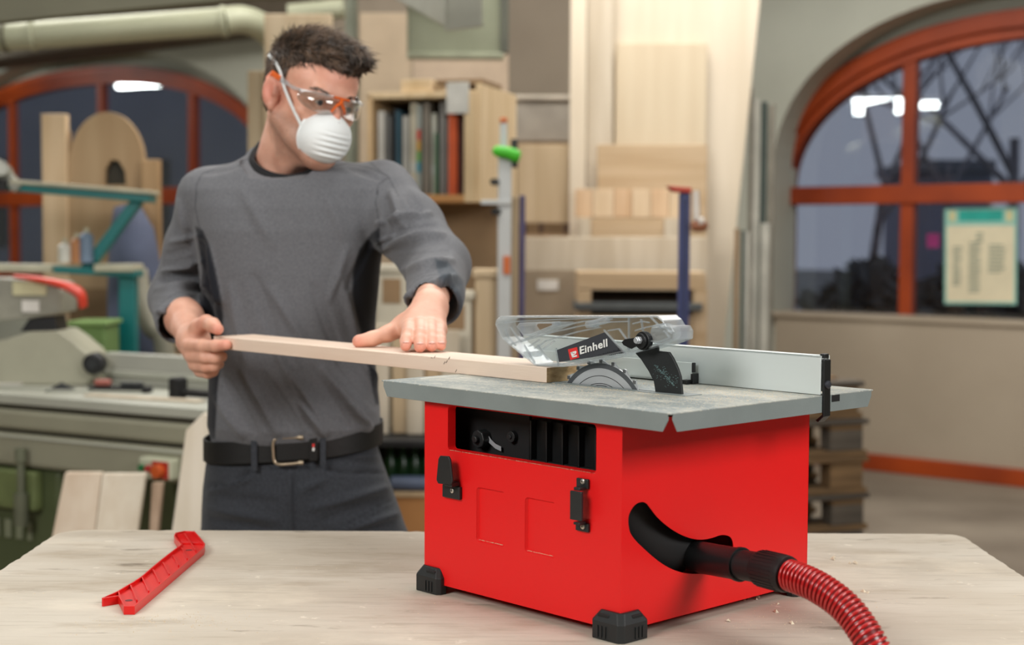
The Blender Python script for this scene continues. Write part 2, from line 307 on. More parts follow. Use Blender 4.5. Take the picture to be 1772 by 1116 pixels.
# ================================================================== workbench
def bench_mat():
    m = mat('bench_plywood', (196, 188, 174), .75, 0, .1, 4, .3, 90, (.7, 2.0, 1), .25, (180, 170, 154), fac=(.3, .65))
    nt = m.node_tree; N = nt.nodes; L = nt.links; b = N['Principled BSDF']; tc = [n for n in N if n.type == 'TEX_COORD'][0]
    src = b.inputs['Base Color'].links[0].from_socket
    for sc, st, lo, hi, col, amt in ((5.0, (.8, 2.2, 1), .54, .68, (150, 134, 112), .5), (9, (.7, 2.6, 1), .62, .70, (92, 80, 64), .65), (3.2, (1, 1.4, 1), .54, .66, (216, 206, 188), .5), (60, (.14, 2, 1), .54, .70, (120, 108, 92), .28), (30, (1, 1, 1), .66, .70, (228, 220, 204), .5)):
        mp = N.new('ShaderNodeMapping'); mp.inputs['Scale'].default_value = st; mp.inputs['Location'].default_value = (sc, sc*2, 0); L.new(tc.outputs['Object'], mp.inputs['Vector'])
        n = N.new('ShaderNodeTexNoise'); n.inputs['Scale'].default_value = sc; n.inputs['Detail'].default_value = 7; n.inputs['Roughness'].default_value = .62; L.new(mp.outputs['Vector'], n.inputs['Vector'])
        mr = N.new('ShaderNodeMapRange'); mr.inputs['From Min'].default_value = lo; mr.inputs['From Max'].default_value = hi; mr.inputs['To Max'].default_value = amt; L.new(n.outputs['Fac'], mr.inputs['Value'])
        mx = N.new('ShaderNodeMix'); mx.data_type = 'RGBA'; L.new(mr.outputs['Result'], mx.inputs[0]); L.new(src, mx.inputs[6]); mx.inputs[7].default_value = srgb(col); src = mx.outputs[2]
    L.new(src, b.inputs['Base Color']); return m
m_bench = bench_mat()
m_benchleg = wood('bench_leg_wood', (176, 150, 116), (150, 122, 90), 'z')
bn = thing('workbench', 'worn pale plywood workbench with rounded corners under the red saw', 'workbench', (0, 1.9, 0))
xb, yb, y0b = .714, 2.366, 1.40
out = []
for cx, cy, a, r in ((xb, yb, 0, .03), (-xb, yb, 90, .045), (-xb, y0b, 180, .03), (xb, y0b, 270, .03)):
    sx, sy = (1 if cx > 0 else -1), (1 if cy > 1.9 else -1)
    for k in range(7): t = math.radians(a + 15*k); out.append((cx - sx*r + r*math.cos(t), cy - sy*r + r*math.sin(t)))
o2 = []
for i in range(len(out)):
    a_, b_ = Vector(out[i]), Vector(out[(i + 1) % len(out)]); n = max(1, int((b_ - a_).length/.012))
    for k in range(n):
        p = a_.lerp(b_, k/n); j = random.random(); o2.append((p.x + random.gauss(0, .0009) , p.y + random.gauss(0, .0006) - (.003 if (j > .96 and p.y > 2.3) else 0)))
f = MB(); f.plate(o2, [], lambda u, v, t: (u, v, t), BZ - .028, BZ); f.build('tabletop', m_bench, bn, bevel=.0015, ang=60)
for sx in (-1, 1):
    for yy in (1.48, 2.26): f = MB(); f.box(sx*.62 - .04, sx*.62 + .04, yy - .04, yy + .04, 0, BZ - .028); f.build('leg', m_benchleg, bn, bevel=.004)
    f = MB(); f.box(sx*.62 - .018, sx*.62 + .018, 1.52, 2.22, .25, .34); f.build('side_rail', m_benchleg, bn, bevel=.003)
for yy in (1.48, 2.26): f = MB(); f.box(-.58, .58, yy - .018, yy + .018, BZ - .14, BZ - .03); f.build('apron', m_benchleg, bn, bevel=.003)
# ================================================================== table saw
m_red = mat('red_powder_coat', (232, 20, 22), .42, 0, .02, 3, .12, 900, spec=.45)
m_grey = mat('table_grey_paint', (132, 141, 140), .5, 0, .08, 9, .12, 900, col2=(120, 129, 128))
m_blk = mat('black_plastic', (17, 18, 19), .42, 0, .1, 20, .15, 900)
m_blk2 = mat('dark_rubber', (30, 33, 34), .5, 0, .1, 20, .1, 700)
m_dark = mat('dark_interior', (14, 13, 14), .7, 0, .1)
m_steel = mat('steel', (214, 218, 222), .34, .55, .05, 30)
m_alu = mat('brushed_aluminium', (224, 232, 230), .45, .2, .03, 10, stretch=(.1, 1, 1))
m_screw = mat('zinc_screw', (205, 200, 190), .35, .8, .05)
YAW = .81
SO = Vector((.1279, 1.7187, BZ)); saw = thing('table_saw', 'red and grey benchtop table saw with clear blade guard and fence', 'table saw', SO, -YAW)
SM = FR['table_saw']; SI = SM.inverted()
def on_y(px, py, y=0.):      # local point of the saw on its plane y = const under a photo pixel
    o = SI @ Vector((0, 0, CH)); d = (SI @ V(px, py, 1)) - o; return o + d*((y - o.y)/d.y)
def on_x(px, py, x=0.):
    o = SI @ Vector((0, 0, CH)); d = (SI @ V(px, py, 1)) - o; return o + d*((x - o.x)/d.x)
def on_z(px, py, z=0.):
    o = SI @ Vector((0, 0, CH)); d = (SI @ V(px, py, 1)) - o; return o + d*((z - o.z)/d.z)
BW, BD, Z0, Z1 = .352, .367, .012, .256
xz = lambda u, v, t: (u, t, v)        # plate in the front plane
yz = lambda u, v, t: (t, u, v)        # plate in the side plane
def frontp(px, py, y=0.): p = on_y(px, py, y); return (p.x, p.z)
# front panel: opening, two embossed recesses
op = rrect(-.3055, -.0410, .1915, .250, .006)
rec = [rrect(-.2495, -.1965, .0800, .1505, .005), rrect(-.1605, -.1075, .0800, .1490, .005)]
h = MB(); h.plate([(-BW, Z0), (0, Z0), (0, Z1), (-BW, Z1)], [op] + rec, xz, 0, .0012)
for r_ in rec:
    r2 = inset(r_, .0022); n = len(r_)
    h.add([(p[0], .0006, p[1]) for p in r_] + [(p[0], .0034, p[1]) for p in r2], [(i, (i + 1) % n, (i + 1) % n + n, i + n) for i in range(n)] + [tuple(range(n, 2*n))])
# rolled lip of the opening
r2 = inset(op, .0015); n = len(op); h.add([(p[0], 0, p[1]) for p in op] + [(p[0], .012, p[1]) for p in r2], [(i, (i + 1) % n, (i + 1) % n + n, i + n) for i in range(n)])
h.build('front_panel', m_red, saw, local=True, smooth='auto', ang=50)
hole = [(.0348, .1601), (.0245, .1590), (.0160, .1530), (.0108, .1441), (.0129, .1289), (.0195, .1200), (.0291, .1116), (.0520, .0942), (.0754, .0788), (.1025, .0663), (.1336, .0588), (.1560, .0570), (.1850, .0600), (.2060, .0700), (.2095, .0843), (.2050, .0945), (.1950, .0990), (.1820, .1010), (.1690, .0992), (.1450, .0993), (.1189, .1059), (.0914, .1184), (.0645, .1362), (.0495, .1512), (.0429, .1578)]
h = MB(); h.plate([(.0012, Z0), (BD, Z0), (BD, Z1), (.0012, Z1)], [smoothpoly(hole, 2)], yz, -.0012, 0); h.build('side_panel', m_red, saw, local=True, smooth='auto', ang=50)
h = MB(); h.box(-BW, 0, BD - .0012, BD, Z0, Z1); h.build('rear_panel', m_red, saw, local=True)
h = MB(); h.box(-BW, -BW + .0012, .0012, BD, Z0, Z1); h.build('side_panel', m_red, saw, local=True)
h = MB(); h.box(-BW + .002, -.002, .002, BD - .002, Z0, Z0 + .002); h.build('floor_pan', m_red, saw, local=True)
# inside: motor carriage, blade shroud, depth scale, knobs
h = MB(); h.box(-.20, -.045, .05, .12, .06, .238)
for k in range(6): x = -.195 + k*.028; h.box(x, x + .0035, .040, .05, .07, .238)
h.box(-.20, -.045, .042, .05, .184, .188); h.build('motor_carriage', m_blk, saw, local=True, bevel=.001)
h = MB(); h.box(-.345, -.20, .045, .05, .05, .25); h.build('inner_bracket', m_dark, saw, local=True)
c = on_y(826, 760, .03); h = MB(); h.cyl((c.x, .045, c.z), (c.x, .03, c.z), .0125, 8); h.cyl((c.x, .03, c.z), (c.x, .024, c.z), .005, 12); h.build('tilt_knob', m_blk2, saw, local=True, bevel=.0015)
arc = [frontp(838, 753, .04), frontp(846, 766, .04), frontp(857, 776, .04), frontp(867, 781, .04)]; arc2 = [frontp(867, 773, .04), frontp(857, 768, .04), frontp(849, 760, .04), frontp(843, 751, .04)]
h = MB(); h.plate(arc + arc2, [], xz, .04, .0408); h.build('angle_scale', m_steel, saw, local=True)
c = on_y(883, 756, .038); h = MB(); h.cyl((c.x, .05, c.z), (c.x, .038, c.z), .0075, 18); h.cyl((c.x, .038, c.z), (c.x, .036, c.z), .003, 8); h.build('bolt', m_blk2, saw, local=True, bevel=.0008)
# dust shroud behind the side opening and the port
h = MB(); h.tube(spline([(-.062, .055, .175), (-.062, .07, .13), (-.058, .10, .098), (-.054, .145, .085)], 5), [.045]*16, 20); h.build('dust_shroud', m_dark, saw, local=True, smooth='auto')
def LW(px, py, D): return SI @ V(px, py, D)
# rubber corner feet
def foot(cx, cy, sx, sy):
    tr = lambda p, z: (cx + sx*p[0], cy + sy*p[1], z)
    Lp = lambda o, l, i: [(o - .006, o), (o, o - .006), (o, -l + .005), (o - .005, -l), (-i, -l), (-i, -i), (-l, -i), (-l, o - .005), (-l + .005, o)]
    h = MB(); A_, B_, C_ = Lp(.0105, .040, .004), Lp(.0105, .040, .004), Lp(.0035, .032, .003)
    n = 9; vs = [tr(p, 0) for p in A_] + [tr(p, .0215) for p in B_] + [tr(p, .0335) for p in C_]
    h.add(vs, [tuple(range(n))] + [tuple(range(2*n, 3*n))] + [(k*n + i, k*n + (i + 1) % n, (k + 1)*n + (i + 1) % n, (k + 1)*n + i) for k in (0, 1) for i in range(n)])
    o = h.build('rubber_foot', m_blk2, saw, local=True, bevel=.0012)
    h = MB()
    for a in (.0135, .0195, .0255):
        for q0, q1 in (((-a - .0022, .0100), (-a, .0118)), ((.0100, -a - .0022), (.0118, -a))):
            p, q = tr(q0, .003), tr(q1, .0165); h.box(p[0], q[0], p[1], q[1], p[2], q[2])
    h.build('grip_rib', m_blk2, o, local=True)
    h = MB()
    for q0, q1 in (((-.030, .0040), (-.012, .0078)), ((.0040, -.030), (.0078, -.012))):
        p, q = tr(q0, .0235), tr(q1, .0300); h.box(p[0], q[0], p[1], q[1], p[2], q[2])
    h.build('slot', m_dark, o, local=True, bevel=.001)
foot(0, 0, 1, -1); foot(-BW, 0, -1, -1); foot(0, BD, 1, 1); foot(-BW, BD, -1, 1)
# push-stick holder (flat paddle) and latch bar on the front panel
ho = MB(); a, b = frontp(770, 838), frontp(800, 862); ho.box(a[0], b[0], -.005, 0, b[1] - .002, a[1] + .001)
pd = [frontp(760, 788, -.016), frontp(779.5, 789.5, -.016), frontp(785, 839, -.016), frontp(755.5, 836, -.016)]; pd = [tuple(Vector(pd[i]).lerp(Vector(pd[(i + k) % 4]), .12)) for i in range(4) for k in (-1, 1)]
ho.plate(pd, [], xz, -.0175, -.0145); a3, b3 = frontp(772, 833, -.012), frontp(785, 843, -.012); ho.box(a3[0], b3[0], -.0155, -.001, b3[1], a3[1])
hold = ho.build('stick_holder', m_blk2, saw, local=True, bevel=.0012)
def screw(c, parent, r=.0032):
    h = MB(); h.tube([(c[0], c[2] + .001, c[1]), (c[0], c[2] - .0012, c[1]), (c[0], c[2] - .0020, c[1])], [r, r, r*.55], 14); h.build('screw', m_screw, parent, local=True, smooth='auto')
    h = MB(); h.cyl((c[0], c[2] - .0018, c[1]), (c[0], c[2] - .0023, c[1]), r*.33, 6); h.build('screw_socket', m_dark, parent, local=True)
screw(frontp(783, 849, -.005) + (-.005,), hold)
la = MB(); a, b = frontp(1001, 826), frontp(1021, 846); la.box(a[0], b[0], -.004, 0, b[1], a[1]); c_, d_ = frontp(999.5, 902), frontp(1021.5, 921); la.box(c_[0], d_[0], -.004, 0, d_[1], c_[1])
e_, g_ = frontp(988.5, 848, -.014), frontp(1008, 902, -.014); la.box(e_[0], g_[0], -.0165, -.0125, g_[1], e_[1])
la.box(e_[0] + .004, b[0] - .003, -.0145, -.003, b[1] - .0015, b[1] + .0025); la.box(e_[0] + .004, b[0] - .003, -.0145, -.003, c_[1] - .001, c_[1] + .0025)
lat = la.build('latch', m_blk2, saw, local=True, bevel=.001)
screw(frontp(1009, 833, -.004) + (-.004,), lat); screw(frontp(1009, 911, -.004) + (-.004,), lat)
# table plate with folded aprons
TX0, TX1, TY0, TY1, TZ = -.4275, .0832, -.0128, .3880, .275
def dusty(m):
    m = m.copy(); m.name = 'dusty_table_grey'; nt = m.node_tree; N = nt.nodes; L = nt.links; b = N['Principled BSDF']; tc = [n for n in N if n.type == 'TEX_COORD'][0]; src = b.inputs['Base Color'].links[0].from_socket
    for sc, st, lo, hi, amt in ((6, (1, 1.8, 1), .42, .72, .55), (30, (1, 1.6, 1), .48, .72, .4), (260, (1, 1, 1), .54, .66, .5)):
        mp = N.new('ShaderNodeMapping'); mp.inputs['Scale'].default_value = st; L.new(tc.outputs['Object'], mp.inputs['Vector']); n = N.new('ShaderNodeTexNoise'); n.inputs['Scale'].default_value = sc; n.inputs['Detail'].default_value = 8; L.new(mp.outputs['Vector'], n.inputs['Vector'])
        mr = N.new('ShaderNodeMapRange'); mr.inputs['From Min'].default_value = lo; mr.inputs['From Max'].default_value = hi; mr.inputs['To Max'].default_value = amt; L.new(n.outputs['Fac'], mr.inputs['Value']); mx = N.new('ShaderNodeMix'); mx.data_type = 'RGBA'; L.new(mr.outputs['Result'], mx.inputs[0]); L.new(src, mx.inputs[6]); mx.inputs[7].default_value = srgb((206, 200, 184)); src = mx.outputs[2]
    L.new(src, b.inputs['Base Color']); b.inputs['Roughness'].default_value = .7; return m
m_tab = dusty(m_grey)
h = MB(); h.box(TX0, TX1, TY0, TY1, TZ - .002, TZ); tt = h.build('table_plate', m_tab, saw, local=True, bevel=.0009)
def apron(p0, p1, depth, fn, t0, t1, name='table_apron'):
    h = MB(); h.plate([(p0 + .004, TZ - .001), (p0 + .004, TZ - .008), (p0 + .012, TZ - depth), (p1 - .012, TZ - depth), (p1 - .004, TZ - .008), (p1 - .004, TZ - .001)], [], fn, t0, t1); return h.build(name, m_grey, saw, local=True, bevel=.0005)
apron(TX0, TX1, .0215, xz, TY0, TY0 + .0015); apron(TX0, TX1, .0215, xz, TY1 - .0015, TY1)
apron(TY0, TY1, .0215, yz, TX1 - .0015, TX1); apron(TY0, TY1, .0215, yz, TX0, TX0 + .0015)
h = MB(); q0, q1 = on_x(1436, 683, TX1), on_x(1451, 694, TX1); h.box(TX1 - .0005, TX1 + .0004, q0.y + .004, q1.y + .002, q1.z, q0.z - .001); h.build('apron_slot', m_dark, saw, local=True)
# sheet insert around the blade, white scale line
h = MB(); h.plate([(-.262, .136), (-.020, .136), (-.020, .168), (-.262, .168)], [[(-.258, .1465), (-.060, .1465), (-.060, .1515), (-.258, .1515)]], lambda u, v, t: (u, v, t), TZ, TZ + .0008); h.build('blade_insert', m_grey, saw, local=True, bevel=.0003)
h = MB(); h.box(-.258, -.060, .1465, .1515, TZ + .0001, TZ + .0003); h.build('blade_slot', m_dark, saw, local=True)
a, b = on_z(728, 655.5, TZ), on_z(812, 650, TZ); h = MB(); h.box(a.x - .0035, a.x + .0005, a.y, .36, TZ, TZ + .0003); h.build('scale_line', mat('white_print', (225, 225, 215), .6), saw, local=True)
# blade with teeth and laser rings
BC = Vector((-.1716, .149, .2255)); BR = .0855
h = MB(); N_ = 24; pts = []
for k in range(N_):
    a = 2*PI*k/N_
    for da, r in ((0, BR), (.035, BR - .0005), (.05, BR - .0050), (.13, BR - .0052), (.19, BR - .003), (.235, BR - .0015)): pts.append((BC.x + r*math.cos(a + da), BC.z + r*math.sin(a + da)))
h.plate(pts, [], xz, BC.y - .0009, BC.y + .0009)
blade = h.build('saw_blade', m_steel, saw, local=True)
h = MB()
for k in range(N_):
    a = 2*PI*k/N_ + .018; c = (BC.x + (BR - .003)*math.cos(a), BC.z + (BR - .003)*math.sin(a)); h.box(c[0] - .0022, c[0] + .0022, BC.y - .0016, BC.y + .0016, c[1] - .0022, c[1] + .0022)
h.build('carbide_tip', mat('carbide', (120, 122, 124), .4, .5), blade, local=True)
h = MB()
for r in (.0640, .0540, .0515, .0450):
    ring = [(BC.x + r*math.cos(t*PI/36), BC.z + r*math.sin(t*PI/36)) for t in range(72)]; h.plate(ring, [[(BC.x + (r - .0008)*math.cos(t*PI/36), BC.z + (r - .0008)*math.sin(t*PI/36)) for t in range(72)]], xz, BC.y - .0011, BC.y - .0009)
h.build('laser_ring', m_dark, blade, local=True)
blade_ring = lambda r: [(BC.x + r*math.cos(t*PI/36), BC.z + r*math.sin(t*PI/36)) for t in range(72)]
h = MB(); h.plate(blade_ring(.0800), [blade_ring(.0735)], xz, BC.y - .00105, BC.y + .00105); h.build('tooth_band', mat('blade_rim', (100, 104, 108), .45, .4), blade, local=True)
# riving knife
kn = [(1101, 611), (1140, 597), (1140, 607), (1159, 609), (1165, 618), (1170, 628), (1175, 639), (1179, 651), (1184, 681), (1139, 677), (1133, 660), (1124, 642), (1111, 622)]
kn = [frontp(x, y, .150) for x, y in kn]; kn = [(p[0], max(p[1], .268)) for p in kn] ; kn[8] = (kn[8][0], .262); kn[9] = (kn[9][0], .262)
h = MB(); h.plate(kn, [], xz, .1480, .1515); knife = h.build('riving_knife', m_blk2, saw, local=True, bevel=.0004)
h = MB(); rr = random.Random(2)
for _ in range(170):
    s_ = rr.gauss(0, 11); t_ = rr.uniform(0, 1); px, py = 1136 + 30*t_ + s_*.45, 634 + 34*t_ + s_*.35*(1 if rr.random() < .5 else -1)
    if not (1122 + (py - 634)*.30 < px < 1172 + (py - 634)*.2 and py < 676): continue
    p = frontp(px, py, .1479); w_ = rr.choice((.0005, .0008, .0018)); h.box(p[0], p[0] + w_, .1477, .1480, p[1], p[1] + .0005)
h.build('worn_print', mat('worn_print_teal', (110, 140, 140), .6), knife, local=True)
# transparent guard
m_clear = thin_glass('clear_plastic', (.95, .965, .97), .03, .35, .12, (1, 1, 1), .25)
m_clear2 = thin_glass('clear_plastic_rib', (.90, .93, .945), .10, .55, .22, (1, 1, 1), .3, frost=.22)
G = [(858, 561), (860, 553), (867, 547), (1138, 546), (1148, 554), (1154, 564), (1163, 565), (1168, 574), (1167, 588), (1140, 598), (1088, 612), (975, 635), (926, 632), (885, 599), (869, 585)]
Hh = [(900, 558), (960, 558), (962, 562), (912, 582), (906, 580), (895, 565)]
Gp = [frontp(x, y, .133) for x, y in G]; Hp = [frontp(x, y, .133) for x, y in Hh]
h = MB(); h.plate(Gp, [Hp], xz, .1330, .1345); guard = h.build('blade_guard', m_clear, saw, local=True)
h = MB(); h.plate(Gp, [Hp], xz, .1655, .1670); h.build('guard_side', m_clear, guard, local=True)
h = MB(); h.plate(Gp, [inset(Gp, .0022)], xz, .1315, .1685); h.plate(Hp, [inset(Hp, -.0022) if False else inset(Hp, .0015)], xz, .1315, .1685); h.build('guard_rim', m_clear2, guard, local=True, bevel=.0006)
h = MB()   # ribs, steps and beads moulded into the near side
def rib(pts, w=.0016, d=.0022, y=.1330):
    q = [frontp(a, b, y) for a, b in pts]
    for i in range(len(q) - 1):
        a, b = Vector(q[i]), Vector(q[i + 1]); nrm = (b - a).normalized(); nrm = Vector((-nrm.y, nrm.x))*w/2
        h.plate([tuple(a - nrm), tuple(b - nrm), tuple(b + nrm), tuple(a + nrm)], [], xz, y - d, y + .0005)
for r_ in ([(872, 558), (897, 556), (960, 553), (1060, 549), (1100, 549)], [(884, 596), (920, 583), (962, 566), (1010, 556), (1060, 552)], [(905, 590), (960, 574), (1010, 563), (1060, 557), (1089, 556)], [(875, 569), (880, 583), (893, 598)], [(885, 566), (893, 580), (903, 592)], [(908, 597), (926, 628)], [(931, 597), (949, 622)],
           [(926, 603), (945, 590), (1000, 574), (1040, 566)], [(930, 632), (975, 630), (1088, 606)], [(1089, 549), (1089, 606)], [(963, 602), (967, 633)], [(1046, 571), (1083, 612)], [(1053, 572), (1072, 569), (1087, 590), (1088, 604)], [(1110, 552), (1114, 575)], [(1127, 549), (1146, 568)], [(1140, 566), (1155, 568), (1163, 577)], [(1118, 588), (1140, 592), (1160, 584)], [(1150, 572), (1158, 582)], [(940, 604), (960, 590)], [(917, 599), (934, 588)],
           [(1096, 560), (1112, 556), (1124, 558)], [(1100, 572), (1120, 566), (1150, 560)]): rib(r_)
for (x, y, r) in ((913, 613, .0042), (929, 612, .004), (1027, 561, .0045), (962, 560, .003)): q = frontp(x, y, .133); h.cyl((q[0], .128, q[1]), (q[0], .140, q[1]), r, 14)
q = frontp(1018, 562, .133), frontp(1054, 553, .133); h.tube([(q[0][0], .131, q[0][1]), (q[1][0], .131, q[1][1])], .0045, 12)
h.build('moulded_rib', m_clear2, guard, local=True, smooth='auto')
# rounded rear housing of the guard round the pivot bolt
q = [frontp(1128, 580, .139), frontp(1148, 577, .139), frontp(1162, 576, .139)]
h = MB(); h.tube([(q[0][0], .150, q[0][1]), (q[1][0], .150, q[1][1]), (q[2][0], .150, q[2][1])], [.0135, .0125, .0075], 20, flat=1.); h.build('pivot_housing', m_clear2, guard, local=True, smooth='auto')
lb = [frontp(x, y, .1325) for x, y in ((964, 605.5), (1046.5, 575), (1081, 610), (967.5, 626.5))]
h = MB(); h.plate(lb, [], xz, .1322, .1328); label = h.build('label_plate', mat('label_anthracite', (58, 60, 66), .5, var=.03), guard, local=True)
h = MB(); h.plate([frontp(x, y, .132) for x, y in ((983, 604.5), (998.5, 600.5), (1002.5, 618.5), (986.8, 623))], [], xz, .1318, .1322); h.plate
h.build('red_square', mat('logo_red', (226, 52, 50), .5, var=.02), label, local=True)
# stylised white mark on the red square, built from its strokes
h = MB(); u0, v0 = frontp(987.5, 609.5, .1318), frontp(996.5, 607, .1318); w0 = frontp(990.3, 619, .1318); ex = Vector(v0) - Vector(u0); ey = Vector(w0) - Vector(u0); O_ = Vector(u0)
def ST(a, b, c, d): h.plate([tuple(O_ + ex*x + ey*y) for x, y in ((a, b), (c, b), (c, d), (a, d))], [], xz, .1314, .1318)
ST(.10, 0, 1.05, .28); ST(0, 0, .38, 1.0); ST(.0, .74, .95, 1.0); ST(.38, .40, .72, .60); h.plate([tuple(O_ + ex*x + ey*y) for x, y in ((.72, .28), (1.05, .28), (.86, .50), (.62, .50))], [], xz, .1314, .1318)
h.build('white_emblem', mat('logo_white', (240, 240, 236), .5, var=.01), label, local=True)
ta, tb = frontp(1003.2, 613.2, .1318), frontp(1052.3, 598.8, .1318)
fc = bpy.data.curves.new('lettering', 'FONT'); fc.body = 'Einhell'; fc.size = .0155; fc.shear = .12; fc.offset = .00034; fc.extrude = .0002; fc.space_character = 1.06
tx = bpy.data.objects.new('lettering', fc); C.objects.link(tx); tx.parent = label; FR[tx.name] = FR['table_saw']
bpy.context.view_layer.update(); wd = max(tx.dimensions.x, 1e-3); ln = math.hypot(tb[0] - ta[0], tb[1] - ta[1]); sc_ = ln/wd
tx.location = (ta[0], .1316, ta[1]); tx.rotation_euler = (PI/2, -math.atan2(tb[1] - ta[1], tb[0] - ta[0]), 0); tx.scale = (sc_, sc_*.74, 1)
bpy.context.view_layer.update(); me_ = bpy.data.meshes.new_from_object(tx.evaluated_get(bpy.context.evaluated_depsgraph_get())); t2 = bpy.data.objects.new('lettering_mesh', me_); t2.parent = label; t2.location = tx.location; t2.rotation_euler = tx.rotation_euler; t2.scale = tx.scale; FR[t2.name] = FR['table_saw']
bpy.data.objects.remove(tx); C.objects.link(t2); t2.name = 'lettering'; me_.materials.clear(); me_.materials.append(MATS['logo_white'])
# honeycomb print at the label's lower right corner
h = MB()
for j in range(7):
    for i in range(16):
        px = 1030 + i*3.1 + (j % 2)*1.55; py = 601 + j*2.3 - i*.1
        if px > 1079 - (609 - py)*.95 or py > 616.5 - (px - 1030)*.17 + 3 or py < 625 - (px - 1000)*.30: continue
        p = frontp(px, py, .132); h.plate([(p[0] + .0009*math.cos(k*PI/3), p[1] + .0009*math.sin(k*PI/3)) for k in range(6)], [], xz, .1320, .1322)
h.build('honeycomb_print', mat('label_black', (24, 25, 28), .5), label, local=True)
# pivot bolt: black collar, steel hex head, black lever
c = on_y(1109, 590, .126); h = MB(); h.cyl((c.x, .128, c.z), (c.x, .136, c.z), .0118, 22); h.cyl((c.x, .124, c.z), (c.x, .128, c.z), .0095, 22)
lv = [frontp(x, y, .130) for x, y in ((1075, 592), (1080, 587), (1100, 584), (1104, 598), (1092, 604), (1078, 597))]; h.plate(lv, [], xz, .1300, .1318); h.build('pivot_collar', m_blk, guard, local=True, bevel=.0015)
c = on_y(1101, 589, .118); h = MB(); h.cyl((c.x, .126, c.z), (c.x, .119, c.z), .0050, 6); h.cyl((c.x, .119, c.z), (c.x, .1165, c.z), .0036, 16); h.build('hex_bolt', m_steel, guard, local=True, bevel=.0006)
# rip fence
FY, FX0, FX1 = .2726, -.4478, .0815
h = MB(); h.box(FX0, FX1, FY, FY + .0022, TZ + .0006, TZ + .0490); h.box(FX0, FX1, FY + .0175, FY + .0197, TZ + .003, TZ + .0490)
h.box(FX0, FX1, FY, FY + .0030, TZ + .0462, TZ + .0490); h.box(FX0, FX1 - .012, FY, FY + .0197, TZ + .0470, TZ + .0490); fence = h.build('rip_fence', m_alu, saw, local=True, bevel=.0006)
h = MB(); a = on_y(1200, 628, .262); h.box(FX0 + .02, a.x - .003, .262, .2640, TZ + .002, a.z); h.box(FX0 + .02, a.x - .003, .262, FY - .0002, TZ + .0022, TZ + .0048); h.build('low_rail', m_alu, fence, local=True, bevel=.0004)
h = MB(); h.box(a.x - .003, a.x, .262, .267, TZ + .016, a.z + .0002); h.box(a.x - .004, a.x + .0005, .261, FY, TZ + .0005, TZ + .014); h.box(a.x - .012, a.x - .003, .252, .262, TZ + .0005, TZ + .006); h.build('rail_end_cap', m_blk, fence, local=True, bevel=.0006)
h = MB(); y0_, y1_ = FY + .002, FY + .0165
h.plate([(FX1 - .006, TZ + .045), (FX1 + .004, TZ + .044), (FX1 + .0045, TZ - .026), (FX1 - .004, TZ - .034), (FX1 - .008, TZ - .032), (FX1 + .0018, TZ - .024), (FX1 + .0010, TZ + .041), (FX1 - .006, TZ + .0425)], [], lambda u, v, t: (u, t, v), y0_, y1_); h.box(FX1 - .004, FX1 + .0035, FY + .004, FY + .013, TZ + .046, TZ + .0515); h.build('fence_clamp', m_blk, fence, local=True, bevel=.0008)
h = MB(); cz = on_x(1428, 666, FX1 + .005).z; h.tube([(FX1 + .0030, FY + .0085, cz), (FX1 + .0064, FY + .0085, cz), (FX1 + .0080, FY + .0085, cz), (FX1 + .0086, FY + .0085, cz)], [.0050, .0050, .0038, .0012], 18); h.build('clamp_rivet', mat('dark_rivet', (70, 72, 80), .4, .5), fence, local=True, smooth='auto')
# dust port tube (belongs to the saw), hose is a thing of its own
pA, pB, pC = LW(1205, 963, 1.825), LW(1283, 977, 1.757), LW(1278, 976, 1.761)
h = MB(); h.tube([pA + (pA - pB)*.45, pA, pC, pB], [.0195, .0195, .0190, .0190], 28); h.tube([pC, pB], [.0206, .0206], 28); h.build('dust_port', m_blk, saw, local=True, smooth='auto', ang=40)
# ================================================================== hose
hs = thing('vacuum_hose', 'ribbed translucent red vacuum hose with black cuff plugged into the red saw', 'hose', V(1500, 1090, 1.6))
w1 = SM @ pB; w2 = V(1312, 982, 1.735); w3 = V(1360, 993, 1.692)
m_cuff = mat('cuff_black', (22, 19, 20), .5, bump=.1)
h = MB(); h.tube([w1 - (w1 - w2)*-.0, w2, V(1318, 983, 1.729), w3, V(1364, 994, 1.689)], [.0178, .0178, .0212, .0214, .0205], 28); cuff = h.build('cuff', m_cuff, hs, smooth='auto', ang=30)
h = MB(); pa, pb = V(1320, 983.5, 1.727), V(1356, 992.5, 1.696); dd = (pb - pa).normalized(); r0 = dd.cross(Vector((0, 0, 1))).normalized(); u0_ = r0.cross(dd)
for k in range(28):
    a = 2*PI*k/28; n_ = r0*math.cos(a) + u0_*math.sin(a); h.bar(pa + n_*.0212, pb + n_*.0214, .0014, .0012, up=n_)
h.build('grip_ridge', m_cuff, cuff)
path = spline([w3 + (w2 - w3)*.2, w3, V(1412, 1014, 1.655), V(1462, 1050, 1.625), V(1500, 1100, 1.60), V(1530, 1160, 1.575), Vector((.385, 1.50, BZ + .024)), Vector((.36, 1.42, BZ + .022)), Vector((.33, 1.33, BZ - .03)), Vector((.31, 1.27, BZ - .16)), Vector((.30, 1.25, BZ - .40))], 10)
def hose_mat():
    m = mat('hose_red', (200, 30, 32), .25, var=.05, coat=.6); b = m.node_tree.nodes['Principled BSDF']; b.inputs['Transmission Weight'].default_value = .15; return m
h = MB(); h.tube(path, .0158, 24); h.build('hose_wall', mat('hose_wall_red', (112, 14, 18), .35, var=.1, coat=.3), hs, smooth=True)
P = [path[0]]; acc = [0]
for i in range(1, len(path)): acc.append(acc[-1] + (path[i] - path[i - 1]).length)
tot = acc[-1]; pitch = .0056; nseg = 22; turns = int(tot/pitch); hp = []
nrm = None; frames = []
